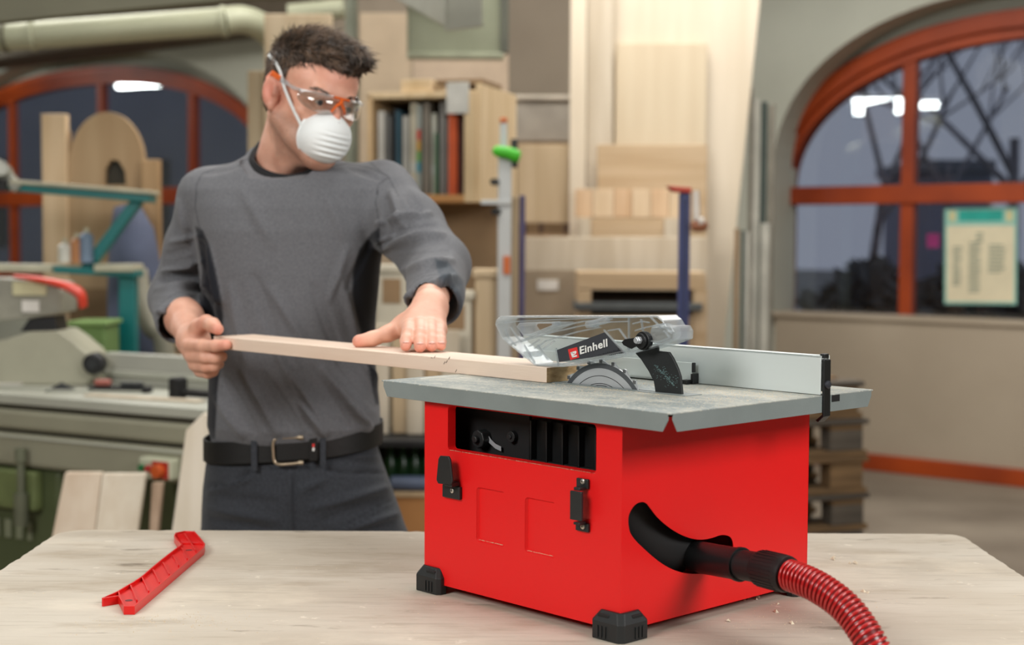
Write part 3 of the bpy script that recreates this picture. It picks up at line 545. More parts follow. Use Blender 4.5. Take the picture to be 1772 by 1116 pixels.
for i in range(len(path)):
    d = (path[min(i + 1, len(path) - 1)] - path[max(i - 1, 0)]).normalized()
    nrm = d.cross(Vector((0, 0, 1))).normalized() if nrm is None else (nrm - d*nrm.dot(d)).normalized(); frames.append((nrm, d.cross(nrm)))
j = 0
for k in range(turns*nseg):
    s_ = k/(turns*nseg)*tot
    while j < len(acc) - 2 and acc[j + 1] < s_: j += 1
    t = (s_ - acc[j])/max(1e-9, acc[j + 1] - acc[j]); c = path[j].lerp(path[j + 1], t); r_ = frames[j][0].lerp(frames[j + 1][0], t); u_ = frames[j][1].lerp(frames[j + 1][1], t); a = 2*PI*k/nseg
    hp.append(c + (r_*math.cos(a) + u_*math.sin(a))*.0166)
h = MB(); h.tube(hp, .0021, 6); h.build('spiral_rib', hose_mat(), hs, smooth=True)
# ================================================================== workpiece board
m_board = mat('fresh_beech', (234, 214, 196), .6, 0, .05, 22, .12, 300, (.12, 1.3, 1.3), .3, (224, 200, 180))
bo = thing('board', 'long pale beech board fed into the saw blade by both hands', 'board', SM @ Vector((-.6, .17, TZ)), -YAW)
h = MB(); n = 18; x0_, x1_ = -1.062, -.2505; pr_ = []
for k in range(n + 1):
    x = x0_ + (x1_ - x0_)*k/n; dz = .0012 + .004*max(0, (-x - .45))/.6*0
    for y, z in ((.1256, 0), (.2080, 0), (.2080, .0205), (.1256, .0205)): pr_.append(SM @ Vector((x, y, TZ + .0004 + z)))
h.add(pr_, [(k*4 + i, k*4 + (i + 1) % 4, k*4 + 4 + (i + 1) % 4, k*4 + 4 + i) for k in range(n) for i in range(4)] + [(0, 1, 2, 3), (n*4 + 3, n*4 + 2, n*4 + 1, n*4)])
wb = h.build('plank', m_board, bo, bevel=.0008)
m_end = mat('beech_end_grain', (188, 160, 120), .85, 0, .2, 60, .5, 500, (.4, 1, 3), .2, (150, 122, 86))
h = MB(); a, b, c_, d_ = [SM @ Vector((x1_ + .0003, y, TZ + z)) for y, z in ((.1262, .001), (.2074, .001), (.2074, .0203), (.1262, .0203))]; e = SM.to_3x3() @ Vector((-.001, 0, 0)); h.add([a, b, c_, d_, a + e, b + e, c_ + e, d_ + e], [(0, 1, 2, 3), (4, 5, 6, 7), (0, 1, 5, 4), (1, 2, 6, 5), (2, 3, 7, 6), (3, 0, 4, 7)]); h.build('end_grain', m_end, bo)
h = MB()
for px, py, l_, w_ in ((772, 628, .004, .0012), (776, 622, .0025, .001), (768, 630, .002, .0009), (746, 618.5, .005, .0007), (751, 620, .003, .0006), (788, 644, .004, .0006)):
    p = on_y(px, py, .1254); q = p + Vector((.003, 0, .004 if l_ < .0045 and py > 619 else -.001)); h.bar(SM @ p, SM @ q, w_, .0004)
h.build('knot_crack', mat('crack_brown', (70, 50, 36), .9), bo)
# ================================================================== push stick
m_ps = mat('red_plastic', (214, 22, 20), .35, 0, .03, 10, .05, 300)
tz = .011
pso = thing('push_stick', 'red ribbed plastic push stick lying on the bench, left of the saw', 'push stick', (-.49, 2.02, BZ))
def bz(px, py, z): d = V(px, py, 1) - Vector((0, 0, CH)); k = (BZ + z - CH)/d.z; return (d.x*k, d.y*k)
ol = [(176, 1034.5), (203, 1022.5), (216, 1014.5), (230, 1006.5), (245, 996.5), (264, 980), (283, 964.5), (300.6, 951), (313.6, 941.8), (305, 933), (301, 926), (303.4, 921.5), (319.6, 918.2), (337, 919), (346, 929), (355, 940.5), (353, 947), (233, 1048.5), (214, 1048.5), (209, 1038), (205, 1030.5), (179, 1034.8)]
ol = [bz(x, y, tz) for x, y in ol]
h = MB(); inn = inset(ol, .0022)
h.plate(ol, [inn], lambda u, v, t: (u, v, t), BZ, BZ + tz)
h.build('rim', m_ps, pso, bevel=.0006)
h = MB(); h.plate(inset(ol, .0012), [], lambda u, v, t: (u, v, t), BZ + .0035, BZ + .0062)
for a, b in (((204.5, 1023), (214, 1046.5)), ((226, 1012.5), (237, 1038.5)), ((246, 999), (257.5, 1022.5)), ((265, 985.5), (276, 1008)), ((282, 973), (293, 993.5)), ((299, 960.5), (309, 978)), ((314.3, 947.5), (324, 966.5)), ((318.5, 922), (339, 952))):
    p, q = bz(*a, tz - .001), bz(*b, tz - .001); h.bar((p[0], p[1], BZ + .0078), (q[0], q[1], BZ + .0078), .0018, .0058)
for k in range(8):
    t = (k + .5)/8; a, b = (305 + 9*t, 924 + 16*t), (338 + 14*t, 921 + 20*t); p, q = bz(*a, .009), bz(*b, .009); h.bar((p[0], p[1], BZ + .0072), (q[0], q[1], BZ + .0072), .0009, .0056)
h.build('ribs', m_ps, pso, bevel=.0003)
h = MB()
for px, py in ((223, 1039), (327, 952)): p = bz(px, py, .0062); h.cyl((p[0], p[1], BZ + .0060), (p[0], p[1], BZ + .0065), .0048, 16)
h.build('hole', mat('hole_dark_red', (96, 10, 10), .6), pso)
# ================================================================== sawdust and chips
m_dust = mat('sawdust_crumbs', (226, 204, 170), .9, var=.1)
def flakes(name, label, pts, smin, smax, m):
    h = MB()
    for p in pts:
        s_ = random.uniform(smin, smax); a = random.uniform(0, PI); e = Vector((math.cos(a), math.sin(a), random.uniform(0, .5)))*s_; g = Vector((-math.sin(a), math.cos(a), random.uniform(-.3, .3)))*s_*random.uniform(.4, .9)
        b = Vector(p); h.add([b, b + e, b + e + g, b + g, b + (e + g)/2 + Vector((0, 0, s_*.5))], [(0, 1, 4), (1, 2, 4), (2, 3, 4), (3, 0, 4)])
    tag(h.build(name, m), label, name.replace('_', ' '), kind='stuff')
pts = []
for cx, cy, sx, sy, n in ((.02, .33, .10, .03, 260), (-.02, .1, .05, .05, 200), (-.18, .09, .10, .025, 420), (0.02, .2, .03, .05, 300), (-.1, .22, .09, .02, 500), (-.15, .128, .06, .005, 240)):
    for _ in range(n): x, y = random.gauss(cx, sx), random.gauss(cy, sy); (TX0 + .01 < x < TX1 - .004 and TY0 + .004 < y < FY - .001 or (FY + .022 < y < TY1 - .01 and TX0 + .01 < x < TX1 - .01)) and not (x < -.245 and .12 < y < .212) and pts.append(SM @ Vector((x, y, TZ)))
flakes('sawdust', 'fine pale sawdust scattered over the grey saw table', pts, .0004, .0011, m_dust)
pts = [SM @ Vector((random.uniform(-.303, -.043), random.uniform(.0002, .001), .1918)) for _ in range(420)] + [SM @ Vector((random.uniform(r_[0] + .004, r_[1] - .004), random.uniform(.0006, .003), .0822)) for r_ in ((-.2495, -.1965), (-.1605, -.1075)) for _ in range(110)]
flakes('ledge_sawdust', 'fine sawdust lying on the lower edges of the opening in the red saw housing', pts, .0004, .0011, m_dust)
pts = [(random.uniform(-.7, .7), random.uniform(1.68, 2.34), BZ) for _ in range(260)] + [(random.gauss(-.42, .05), random.gauss(1.80, .03), BZ) for _ in range(260)] + [(*bz(random.gauss(1330, 90), random.gauss(1062, 22), 0), BZ) for _ in range(160)]
pts = [p for p in pts if p[0] < .69 and not (-.02 < (SI @ Vector(p)).y < .38 and -.37 < (SI @ Vector(p)).x < .01)]
flakes('bench_sawdust', 'fine sawdust crumbs spread over the plywood bench top', pts, .0005, .0014, m_dust)
pts = [(*bz(x, y, 0), BZ) for x, y in ((1441, 967), (1446, 969), (1470, 976), (1485, 975), (1500, 1025), (1503, 1027), (1300, 1036), (1312, 1038), (1316, 1033), (1290, 1040), (1345, 1046), (1348, 1060), (1265, 1075), (1375, 1080))]
flakes('wood_shavings', 'small curled pale wood shavings on the bench behind the red hose', pts, .004, .008, mat('shavings', (236, 222, 196), .8))
# ================================================================== background: timber store, shelf, machines
m_cream = wood('pale_sheet', (224, 211, 190), (214, 200, 177), 'z', 2)
m_grayw = wood('greyed_board', (206, 194, 174), (190, 176, 154), 'z', 3)
m_tan = wood('tan_board', (198, 177, 146), (184, 162, 130), 'z', 3)
m_tan2 = wood('tan_board_flat', (198, 174, 142), (184, 158, 124), 'x', 3)
m_mdf = mat('mdf_brown', (172, 150, 120), .8, var=.05)
m_brn = mat('brown_fibreboard', (150, 122, 90), .8, var=.08)
m_taupe = mat('taupe_board', (158, 142, 120), .8, var=.05)
m_beech = wood('beech_block', (222, 200, 170), (208, 183, 150), 'z', 5)
m_pier = mat('taupe_plaster', (146, 134, 118), .9, var=.06, scale=2)
def pboard(name, label, cat, x0, y0, x1, D, th, m, y1=None, group=None, bevel=.004, x1b=None, x0b=None):
    """board standing on the floor (or down to y1): top edge at photo row y0"""
    a = V(x0, y0, D); b = V(x1, y0, D); zb = 0 if y1 is None else V(x0, y1, D).z
    ab = a.x if x0b is None else V(x0b, y1 or 600, D).x; bb = b.x if x1b is None else V(x1b, y1 or 600, D).x
    h = MB(); h.add([(ab, D, zb), (bb, D, zb), (bb, D + th, zb), (ab, D + th, zb), (a.x, D, a.z), (b.x, D, b.z), (b.x, D + th, b.z), (a.x, D + th, a.z)],
                    [(0, 3, 2, 1), (4, 5, 6, 7), (0, 1, 5, 4), (1, 2, 6, 5), (2, 3, 7, 6), (3, 0, 4, 7)])
    return tag(h.build(name, m, bevel=bevel), label, cat, group)
def px(D): return D/FPX
# pier of the hall behind the shelf
a, b = V(560, 0, 8.9), V(1062, 0, 8.9); h = MB(); h.box(a.x, b.x, 8.9, 9.15, 0, 4.2); struct(h.build('wall_pier', m_pier))
pboard('sheet', 'huge pale plywood sheet tapering towards the floor, right of the timber store', 'sheet', 1060, -40, 1320, 7.35, .02, m_cream, x1b=1236, x0b=1060, y1=760)
pboard('plank', 'cream full-height plank at the left edge of the timber store', 'plank', 988, -40, 1016, 7.25, .03, m_cream)
pboard('plank', 'greyish full-height plank between the cream plank and the huge pale sheet', 'plank', 1017, -40, 1062, 7.28, .03, m_grayw)
pboard('sheet', 'plywood sheet with a dark top edge leaning on the huge pale sheet', 'sheet', 1066, 74, 1224, 7.30, .022, wood('ply_sheet', (214, 199, 172), (205, 188, 160), 'z', 2))
pboard('board', 'tan board standing in front of the plywood sheet, left of the blue clamp top', 'board', 1034, 250, 1225, 7.2, .03, m_tan2)
bl = thing('glued_panel', 'glued beech panel of broad staves, second board from the front in the store', 'panel', V(1085, 600, 7.1))
xs = [995, 1026, 1062, 1094, 1127, 1158, 1186]
for i in range(6):
    a, b = V(xs[i] + .6, 327, 7.12), V(xs[i + 1] - .6, 327, 7.12); h = MB(); h.box(a.x, b.x, 7.12, 7.15, V(1000, 376, 7.12).z, a.z); h.build('stave', m_beech if i % 2 else m_grayw if i == 3 else wood('beech_block_pink', (216, 186, 152), (198, 164, 128), 'z', 5), bl, bevel=.002)
a, b = V(1004, 377, 7.12), V(1160, 377, 7.12); h = MB(); h.box(a.x, b.x, 7.12, 7.14, 0, a.z - .001); h.build('lower_board', m_tan2, bl, bevel=.003)
for x0, x1 in ((1004, 1022), (1150, 1176)): a, b = V(x0, 377, 7.1), V(x1, 377, 7.1); h = MB(); h.box(a.x, b.x, 7.095, 7.118, 0, a.z - .001); h.build('batten', m_grayw, bl, bevel=.003)
pboard('board', 'long greyish board lying across the timber store behind the blue clamp', 'board', 908, 410, 1226, 7.0, .03, m_grayw, bevel=.004)
pboard('panel', 'taupe panel with a white sticker standing in front of the greyish board', 'panel', 905, 466, 1010, 6.9, .02, m_taupe)
h = MB(); a, b = V(930, 484, 6.898), V(966, 502, 6.898); h.box(a.x, b.x, 6.895, 6.899, b.z, a.z); tag(h.build('paper_label', mat('white_paper', (232, 228, 220), .7)), 'small white paper label stuck on the taupe panel', 'label')
wc = thing('wooden_crate', 'open tan wooden crate with dark inside in front of the timber store', 'crate', (V(1110, 600, 6.7).x, 6.8, 0))
def wbox(x0, y0, x1, y1, D, th): a, b = V(x0, y0, D), V(x1, y1, D); h = MB(); h.box(a.x, b.x, D, D + th, b.z, a.z); return h
wbox(1000, 470, 1222, 502, 6.6, .25).build('top_board', m_tan2, wc, bevel=.004)
wbox(1000, 502, 1022, 700, 6.6, .25).build('side_board', m_tan2, wc, bevel=.004); wbox(1200, 502, 1222, 700, 6.6, .25).build('side_board', m_tan2, wc, bevel=.004)
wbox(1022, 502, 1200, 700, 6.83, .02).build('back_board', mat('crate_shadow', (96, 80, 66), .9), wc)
wbox(995, 524, 1216, 538, 6.55, .26).build('shelf', mat('slate_board', (84, 88, 88), .7), wc, bevel=.003)
wbox(1022, 545, 1198, 690, 6.62, .18).build('inner_box', m_tan, wc, bevel=.003)
h = MB(); a, b = V(1000, 700, 6.6), V(1222, 700, 6.6); h.box(a.x, b.x, 6.6, 6.85, 0, a.z); h.build('base', m_tan2, wc)
pboard('panel', 'beige panel beside the green clamp handle, left of the full-height plank', 'panel', 895, 250, 988, 7.3, .03, m_tan, y1=386)
h = MB(); a, b = V(893, 392, 7.2), V(985, 404, 7.2); h.box(a.x, b.x, 7.2, 7.5, 0, V(893, 405, 7.2).z); tag(h.build('base_block', m_brn, bevel=.004), 'brown base cabinet that carries the beige panel beside the white rail', 'cabinet')
for x0, x1 in ((900, 912), (932, 942), (976, 986)): pboard('spacer_block', 'dark spacer block under the beige panel, ' + {900: 'left', 932: 'middle', 976: 'right'}[x0] + ' one of three', 'block', x0, 386.5, x1, 7.25, .1, mat('dark_wood', (84, 62, 44), .8), y1=404.5, group='spacer blocks')
sb = thing('storage_box', 'grey storage box on the shelf left of the cream full-height plank', 'box', (V(940, 245, 8).x, 8.1, 0))
wbox(892, 172, 990, 246, 8.0, .5).build('body', mat('box_grey', (160, 152, 140), .8), sb, bevel=.01); wbox(888, 164, 994, 174, 7.98, .54).build('lid', mat('box_lid', (196, 186, 170), .8), sb, bevel=.01)
pboard('cupboard', 'taupe cupboard that carries the grey storage box', 'cupboard', 880, 247, 1000, 7.9, .65, m_brn)
# tall boards behind the man's head
pboard('plank', 'broad pale plank standing upright directly behind the head of the man', 'plank', 457, 24, 574, 6.4, .04, wood('pale_plank_a', (206, 188, 160), (192, 172, 142), 'z', 3))
pboard('plank', 'narrow brownish plank left of the pale plank behind the man', 'plank', 428, 122, 456, 6.45, .04, wood('plank_b', (180, 164, 138), (166, 148, 120), 'z', 3))
pboard('panel', 'beige panel with a rounded look standing right of the head of the man', 'panel', 622, 22, 712, 8.6, .04, mat('panel_beige', (196, 176, 150), .8, var=.05))
pboard('panel', 'broad taupe panel beyond the bookcase top under the metal flap', 'panel', 714, 60, 880, 8.2, .04, mat('panel_taupe', (184, 164, 142), .8, var=.05))
h = MB(); h.cyl(V(608, -60, 8.5), Vector((V(608, 0, 8.5).x, 8.5, 0)), .035, 16); tag(h.build('drain_pipe', mat('pipe_green', (112, 116, 100), .6), smooth='auto'), 'dark green vertical pipe behind the hair of the man', 'pipe')
# ducts and the round pipe under the ceiling
m_duct = mat('duct_green_grey', (176, 178, 152), .5, .1, .05, 4)
m_olive = mat('duct_olive', (104, 102, 82), .6, 0, .08, 3)
h = MB(); 
pts = [(-300, -140), (900, -140), (640, -8), (430, -3), (180, 20), (0, 38), (-300, 62)]
h.plate([tuple((V(x, y, 5.0).x, V(x, y, 5.0).z)) for x, y in pts], [], lambda u, v, t: (u, t, v), 5.0, 5.06); tag(h.build('ceiling_duct', m_olive, bevel=.01), 'broad olive sheet-metal duct under the ceiling above the round pipe', 'duct')
pp = thing('round_pipe', 'long pale green round extraction pipe under the ceiling at upper left', 'pipe', V(200, 50, 7.2))
pth = [V(-260, 84, 7.2), V(0, 65, 7.2), V(200, 51, 7.2), V(386, 37, 7.2)]
h = MB(); h.tube(pth, .065, 24); h.build('straight_pipe', m_duct, pp, smooth='auto')
h = MB(); h.tube(spline([V(386, 37, 7.2), V(420, 34, 7.25), V(455, 48, 7.35), V(480, 75, 7.5), V(500, 110, 7.7)], 6), .066, 24); h.build('elbow', m_duct, pp, smooth='auto')
for x, y in ((57, 61), (388, 37), (10, 64.5)):
    h = MB(); d = (pth[2] - pth[1]).normalized()*.012; c = V(x, y, 7.2); h.cyl(c - d, c + d, .074, 24); h.build('flange', m_duct if x != 10 else m_olive, pp, bevel=.004)
h = MB(); h.cyl(V(500, 25, 8.3), V(596, 15, 8.3), .055, 20); tag(h.build('short_pipe', m_duct, smooth='auto'), 'short pale pipe end seen above the pale plank behind the man', 'pipe')
dd_ = thing('square_duct', 'grey square duct running down from the ceiling above the bookcase', 'duct', V(760, 0, 6.5))
h = MB(); q = [V(648, -20, 7.2), V(770, 50, 5.9), V(836, 42, 5.9), V(720, -60, 7.2)]; up = Vector((0, 0, .26))
h.add([q[0], q[1], q[2], q[3]] + [x + up for x in q], [(0, 1, 2, 3), (4, 5, 6, 7), (0, 1, 5, 4), (1, 2, 6, 5), (2, 3, 7, 6), (3, 0, 4, 7)]); h.build('duct_body', mat('duct_grey', (150, 150, 138), .55, .1, .05), dd_, bevel=.012)
h = MB(); h.bar(q[1] + Vector((0, -.004, .0)), q[2] + Vector((0, -.004, .0)), .02, .02); h.build('flange', MATS['duct_grey'], dd_)
fp = thing('metal_flap', 'green-grey metal flap panel with dark right edge behind the square duct', 'panel', V(790, 60, 7.0))
wbox(704, -40, 872, 98, 7.0, .05).build('flap_plate', mat('flap_green', (138, 142, 120), .5, .2, .05), fp, bevel=.012)
wbox(866, -40, 880, 90, 6.98, .09).build('edge_rail', mat('flap_dark', (86, 88, 76), .6), fp); wbox(704, 90, 872, 101, 6.98, .09).build('bottom_rail', mat('flap_edge', (160, 164, 140), .5), fp, bevel=.004)
# ---------------------------------------------------------------- bookcase
bx = V(832, 350, 5.8); BA = math.radians(-16)
bc = thing('wall_shelf', 'plywood shelf box full of upright folders to the right of the head of the man', 'shelf', (bx.x, bx.y, bx.z), BA)
m_ply = wood('shelf_ply', (206, 176, 136), (188, 156, 114), 'z', 4); m_plyl = wood('shelf_ply_light', (222, 198, 162), (206, 180, 140), 'z', 4)
Wd, Hd, Dd = .47, .425, .50
for nm, bxs, m_ in (('side_board', (-.022, 0, 0, Dd, 0, Hd + .03), m_plyl), ('side_board', (-Wd, -Wd + .022, 0, Dd, 0, Hd), m_ply), ('shelf_board', (-Wd + .022, -.022, 0, Dd, .0, .03), wood('shelf_ply_orange', (196, 148, 96), (176, 126, 76), 'x', 4)), ('shelf_board', (-Wd, -.022, 0, Dd, Hd - .02, Hd + .005), m_plyl), ('back_board', (-Wd + .022, -.022, Dd - .01, Dd, .03, Hd - .02), m_brn)):
    h = MB(); h.box(*bxs); h.build(nm, m_, bc, local=True, bevel=.003)
h = MB(); h.box(-.065, -.02, -.012, .002, .0, Hd); h.build('front_batten', m_plyl, bc, local=True, bevel=.002)
h = MB(); h.box(-.135, -.045, -.02, -.006, Hd - .085, Hd + .035); h.build('paper_tag', mat('paper_tag_grey', (206, 204, 196), .7), bc, local=True, bevel=.002)
h = MB(); h.box(-.19, -.0, .02, .28, Hd + .031, Hd + .05); h.build('top_offcut', m_brn, bc, local=True)
h = MB(); h.box(-.34, -.21, .03, .2, Hd + .006, Hd + .055); h.build('top_block', m_plyl, bc, local=True, bevel=.004)
m_foot = MB(); m_foot.box(-.45, -.02, .30, .46, -bx.z, -.0005); m_foot.build('lower_cabinet', m_brn, bc, local=True)
fs = [('white', (198, 196, 188), .028, .33), ('grey', (96, 96, 94), .018, .31), ('black', (40, 42, 46), .02, .34), ('dark teal', (36, 76, 92), .018, .33), ('pale grey', (176, 174, 166), .024, .31), ('cream', (206, 198, 176), .034, .36), ('striped', (150, 156, 150), .018, .35), ('taupe', (128, 120, 108), .026, .36), ('off-white', (190, 190, 176), .020, .32), ('green', (66, 106, 76), .012, .24), ('mid grey', (130, 128, 124), .022, .36), ('light', (178, 176, 170), .012, .30), ('orange', (206, 84, 28), .036, .32), ('maroon', (96, 52, 40), .014, .30), ('charcoal', (50, 50, 52), .03, .28)]
x = -Wd + .03
for i, (nm, c, wd, ht) in enumerate(fs):
    g = MB(); y_ = .04 + .015*(i % 3); g.box(x, x + wd, y_, y_ + .32, .031, .031 + ht)
    o = thing('folder', '%s folder standing upright in the plywood shelf box, number %s from its left side' % (nm, ['one', 'two', 'three', 'four', 'five', 'six', 'seven', 'eight', 'nine', 'ten', 'eleven', 'twelve', 'thirteen', 'fourteen', 'fifteen'][i]), 'folder', FR['wall_shelf'] @ Vector((x, y_, .03)), BA, 'folders in the shelf box')
    M_ = FR['wall_shelf']; g.v = [tuple(M_ @ Vector(v)) for v in g.v]; g.build('cover', mat('folder_' + nm.replace(' ', '_').replace('-', '_'), c, .6), o, bevel=.002)
    if i in (0, 3, 5, 6, 8):
        zs = .031 + ht*.25; g = MB(); cols = {0: [(60, 110, 140)], 3: [(40, 120, 140)], 5: [(210, 210, 200)], 6: [(190, 60, 40), (200, 150, 40), (90, 150, 60), (40, 130, 150)], 8: [(210, 212, 206)]}[i]
        for j, cc in enumerate(cols):
            g = MB(); g.box(x + .001, x + wd - .001, y_ - .0015, y_, zs + ht*.12*(len(cols) - 1 - j), zs + ht*.12*(len(cols) - j) - .002); g.v = [tuple(M_ @ Vector(v)) for v in g.v]; g.build('spine_label', mat('spine_%d_%d' % (i, j), cc, .6), o)
    x += wd + .0035
# ---------------------------------------------------------------- clamps in front of the shelf
m_railw = mat('rail_white', (196, 198, 196), .4, .3, .03)
rc = thing('bar_clamp', 'tall light metal bar clamp with a bright green handle beside the shelf box', 'clamp', (V(875, 600, 5.4).x, 5.4, 0))
a = V(862, 215, 5.4); b = V(886, 215, 5.4); h = MB(); h.box(a.x, b.x, 5.40, 5.43, 0, V(870, 262, 5.4).z); h.build('rail', m_railw, rc, bevel=.004)
a = V(865, 200, 5.4); b = V(878, 200, 5.4); h = MB(); h.box(a.x, b.x, 5.41, 5.43, V(870, 262, 5.4).z, V(870, 212, 5.4).z); h.build('rail_tip', m_railw, rc, bevel=.003)
h = MB(); h.box(a.x, b.x, 5.405, 5.435, V(870, 212, 5.4).z, V(870, 203, 5.4).z); h.build('end_cap', mat('cap_orange', (214, 110, 50), .5), rc, bevel=.003)
h = MB(); h.tube([V(853, 259, 5.37), V(858, 261, 5.37), V(878, 264, 5.37), V(893, 270, 5.37), V(900, 272, 5.37)], [.010, .019, .021, .024, .016], 16); h.build('handle', mat('handle_green', (70, 196, 30), .45), rc, smooth='auto')
h = MB(); a, b = V(884, 240, 5.42), V(896, 290, 5.42); h.box(a.x, b.x, 5.42, 5.45, b.z, a.z); h.build('jaw', m_blk2, rc, bevel=.004)
h = MB(); h.cyl(V(853, 315, 5.37), V(862, 315, 5.42), .012, 12); h.cyl(V(855, 366, 5.37), V(866, 366, 5.42), .012, 12); h.build('stop_screw', m_blk2, rc)
h = MB(); a, b = V(832, 346, 5.39), V(884, 354, 5.39); h.box(a.x, b.x, 5.385, 5.398, b.z, a.z); h.build('cross_plate', m_railw, rc, bevel=.002)
h = MB(); a, b = V(871, 443, 5.39), V(883, 474, 5.39); h.box(a.x, b.x, 5.385, 5.3995, b.z, a.z); h.build('orange_sticker', MATS['cap_orange'], rc)
pboard('lath', 'thin wooden lath standing right of the green-handled bar clamp', 'lath', 886, 340, 898, 5.5, .02, m_tan)
pboard('rail', 'purple-blue metal rail standing right of the wooden lath', 'rail', 899, 338, 909, 5.5, .02, mat('rail_purple', (84, 78, 116), .5))
bcl = thing('bar_clamp', 'dark blue bar clamp with a red head standing before the timber store', 'clamp', (V(1185, 600, 4.9).x, 4.9, 0))
a, b = V(1176, 334, 4.9), V(1195, 334, 4.9); h = MB(); h.box(a.x, b.x, 4.90, 4.93, 0, a.z); h.build('rail', mat('clamp_blue', (64, 74, 124), .45), bcl, bevel=.004)
h = MB(); h.box(a.x + .008, b.x - .008, 4.896, 4.90, .02, a.z - .02); h.build('rail_groove', mat('clamp_blue_dark', (44, 52, 92), .5), bcl)
h = MB(); a, b = V(1155, 321, 4.88), V(1197, 334, 4.88); h.add([(a.x, 4.88, a.z), (b.x, 4.88, a.z - .006), (b.x, 4.88, b.z), (a.x + .02, 4.88, b.z + .004)] + [(a.x, 4.95, a.z), (b.x, 4.95, a.z - .006), (b.x, 4.95, b.z), (a.x + .02, 4.95, b.z + .004)], [(0, 1, 2, 3), (4, 5, 6, 7), (0, 1, 5, 4), (1, 2, 6, 5), (2, 3, 7, 6), (3, 0, 4, 7)]); h.build('head', mat('clamp_red', (186, 62, 40), .5), bcl, bevel=.004)
h = MB(); h.cyl(V(1204, 330, 4.9), V(1206, 396, 4.9), .012, 14); h.build('spindle', mat('spindle_white', (222, 214, 204), .5), bcl)
h = MB(); h.tube([V(1196, 391, 4.88), V(1204, 391, 4.88), V(1216, 391, 4.88), V(1224, 389, 4.88)], [.012, .019, .019, .012], 14); h.build('grip', mat('grip_wood', (150, 92, 60), .5), bcl, smooth='auto')
h = MB(); h.tube([V(1208, 383, 4.87), V(1218, 382, 4.87)], [.014, .012], 12); h.build('grip_cap', MATS['spindle_white'], bcl)
# profiles leaning by the right window
m_pw, m_pg, m_pd = mat('profile_white', (198, 196, 184), .5), mat('profile_grey', (140, 134, 120), .5), mat('profile_green', (58, 72, 66), .5)
for x0, x1, y0, m_, lb in ((1298, 1304, 150, m_pg, 'thin grey rod, leftmost of the profiles by the right window'), (1304, 1316, 172, m_pw, 'white metal profile standing left of the dark green profile'), (1318, 1329, 176, m_pd, 'dark green profile among the profiles by the right window'), (1331, 1342, 180, m_pg, 'grey metal profile nearest to the orange window frame'), (1272, 1280, 395, m_brn, 'short brown lath below the huge pale sheet edge'), (1284, 1290, 398, m_pd, 'short dark rod between the brown lath and the grey rods'), (1291, 1297, 402, m_pw, 'short pale rod beside the short dark rod')):
    pboard('profile', lb, 'profile', x0, y0, x1, 7.6 if y0 < 300 else 7.1, .02, m_, y1=None, group='profiles by the window')
h = MB(); a, b = V(1318, 386, 7.55), V(1329, 600, 7.55); h.box(a.x, b.x, 7.55, 7.58, 0, a.z); tag(h.build('profile', m_pw), 'pale lath in front of the dark green profile', 'profile', 'profiles by the window')
# pallets stacked on the right
m_pal = wood('pallet_wood', (140, 112, 80), (100, 80, 58), 'x', 5, .85); m_pal2 = wood('pallet_grey', (104, 96, 86), (78, 72, 66), 'x', 5, .85)
pz = 0
for k in range(6):
    t = thing('pallet', 'weathered wooden pallet in the stack right of the saw, ' + ['bottom', 'second from bottom', 'third from bottom', 'third from top', 'second from top', 'top'][k] + ' one', 'pallet', (V(1420, 700, 5.6).x - .20 + random.uniform(-.02, .02), 5.55, pz), math.radians(20 + random.uniform(-2, 2)), 'pallet stack')
    for i in range(3):
        for j in range(3): h = MB(); h.box(-.4 + j*.33, -.26 + j*.33, -.0 + i*.36, .08 + i*.36, .022, .10); h.build('block', m_pal if (i + j + k) % 2 else m_pal2, t, local=True, bevel=.004)
    for i in range(5): h = MB(); h.box(-.41, .42, -.01 + i*.19, .09 + i*.19, .122, .142); h.build('deck_board', m_pal2 if (i + k) % 3 else m_pal, t, local=True, bevel=.003)
    for j in range(3): h = MB(); h.box(-.4 + j*.33, -.26 + j*.33, 0, .80, .10, .122); h.build('stringer', m_pal, t, local=True, bevel=.003)
    for i in range(3): h = MB(); h.box(-.41, .42, 0 + i*.36, .09 + i*.36, 0, .022); h.build('bottom_board', m_pal, t, local=True, bevel=.003)
    pz += .143
# low shelf with bottles between the man and the saw
ls = thing('storage_rack', 'low wooden rack behind the man with boards on top', 'rack', (V(700, 800, 5.2).x, 5.4, 0))
zt = V(700, 762, 5.2).z
h = MB(); a, b = V(560, 762, 5.2), V(840, 775, 5.2); h.box(a.x, b.x, 5.2, 5.7, b.z, a.z); h.build('rack_board', m_dark, ls, bevel=.003)
h = MB(); h.box(a.x, b.x, 5.2, 5.7, V(0, 852, 5.2).z - .01, V(0, 849, 5.2).z); h.build('rack_board', mat('rack_tan', (186, 160, 124), .8), ls, bevel=.003)
h = MB(); h.box(a.x, b.x, 5.21, 5.7, 0, V(0, 852, 5.2).z - .01); h.build('drawer_front', mat('rack_orange_brown', (170, 118, 66), .7, var=.06), ls, bevel=.004)
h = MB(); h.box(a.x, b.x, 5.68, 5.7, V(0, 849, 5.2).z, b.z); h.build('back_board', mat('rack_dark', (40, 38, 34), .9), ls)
for k, (xx, m_, lb) in enumerate(((666, m_grayw, 'pale board'), (700, m_tan, 'tan board'), (726, m_grayw, 'grey-beige board'), (756, m_tan2, 'light brown board'), (786, m_grayw, 'cream board'))):
    a, b = V(xx - 20, 560 + 10*(k % 3), 5.4), V(xx + 9, 700, 5.4); h = MB(); h.box(a.x, b.x, 5.35 + .03*(k % 2), 5.37 + .03*(k % 2), zt + .001, a.z); tag(h.build('board', m_, bevel=.003), lb + ' standing on the low rack behind the saw, ' + ['first', 'second', 'third', 'fourth', 'fifth'][k] + ' from the man', 'board', 'boards on the low rack')
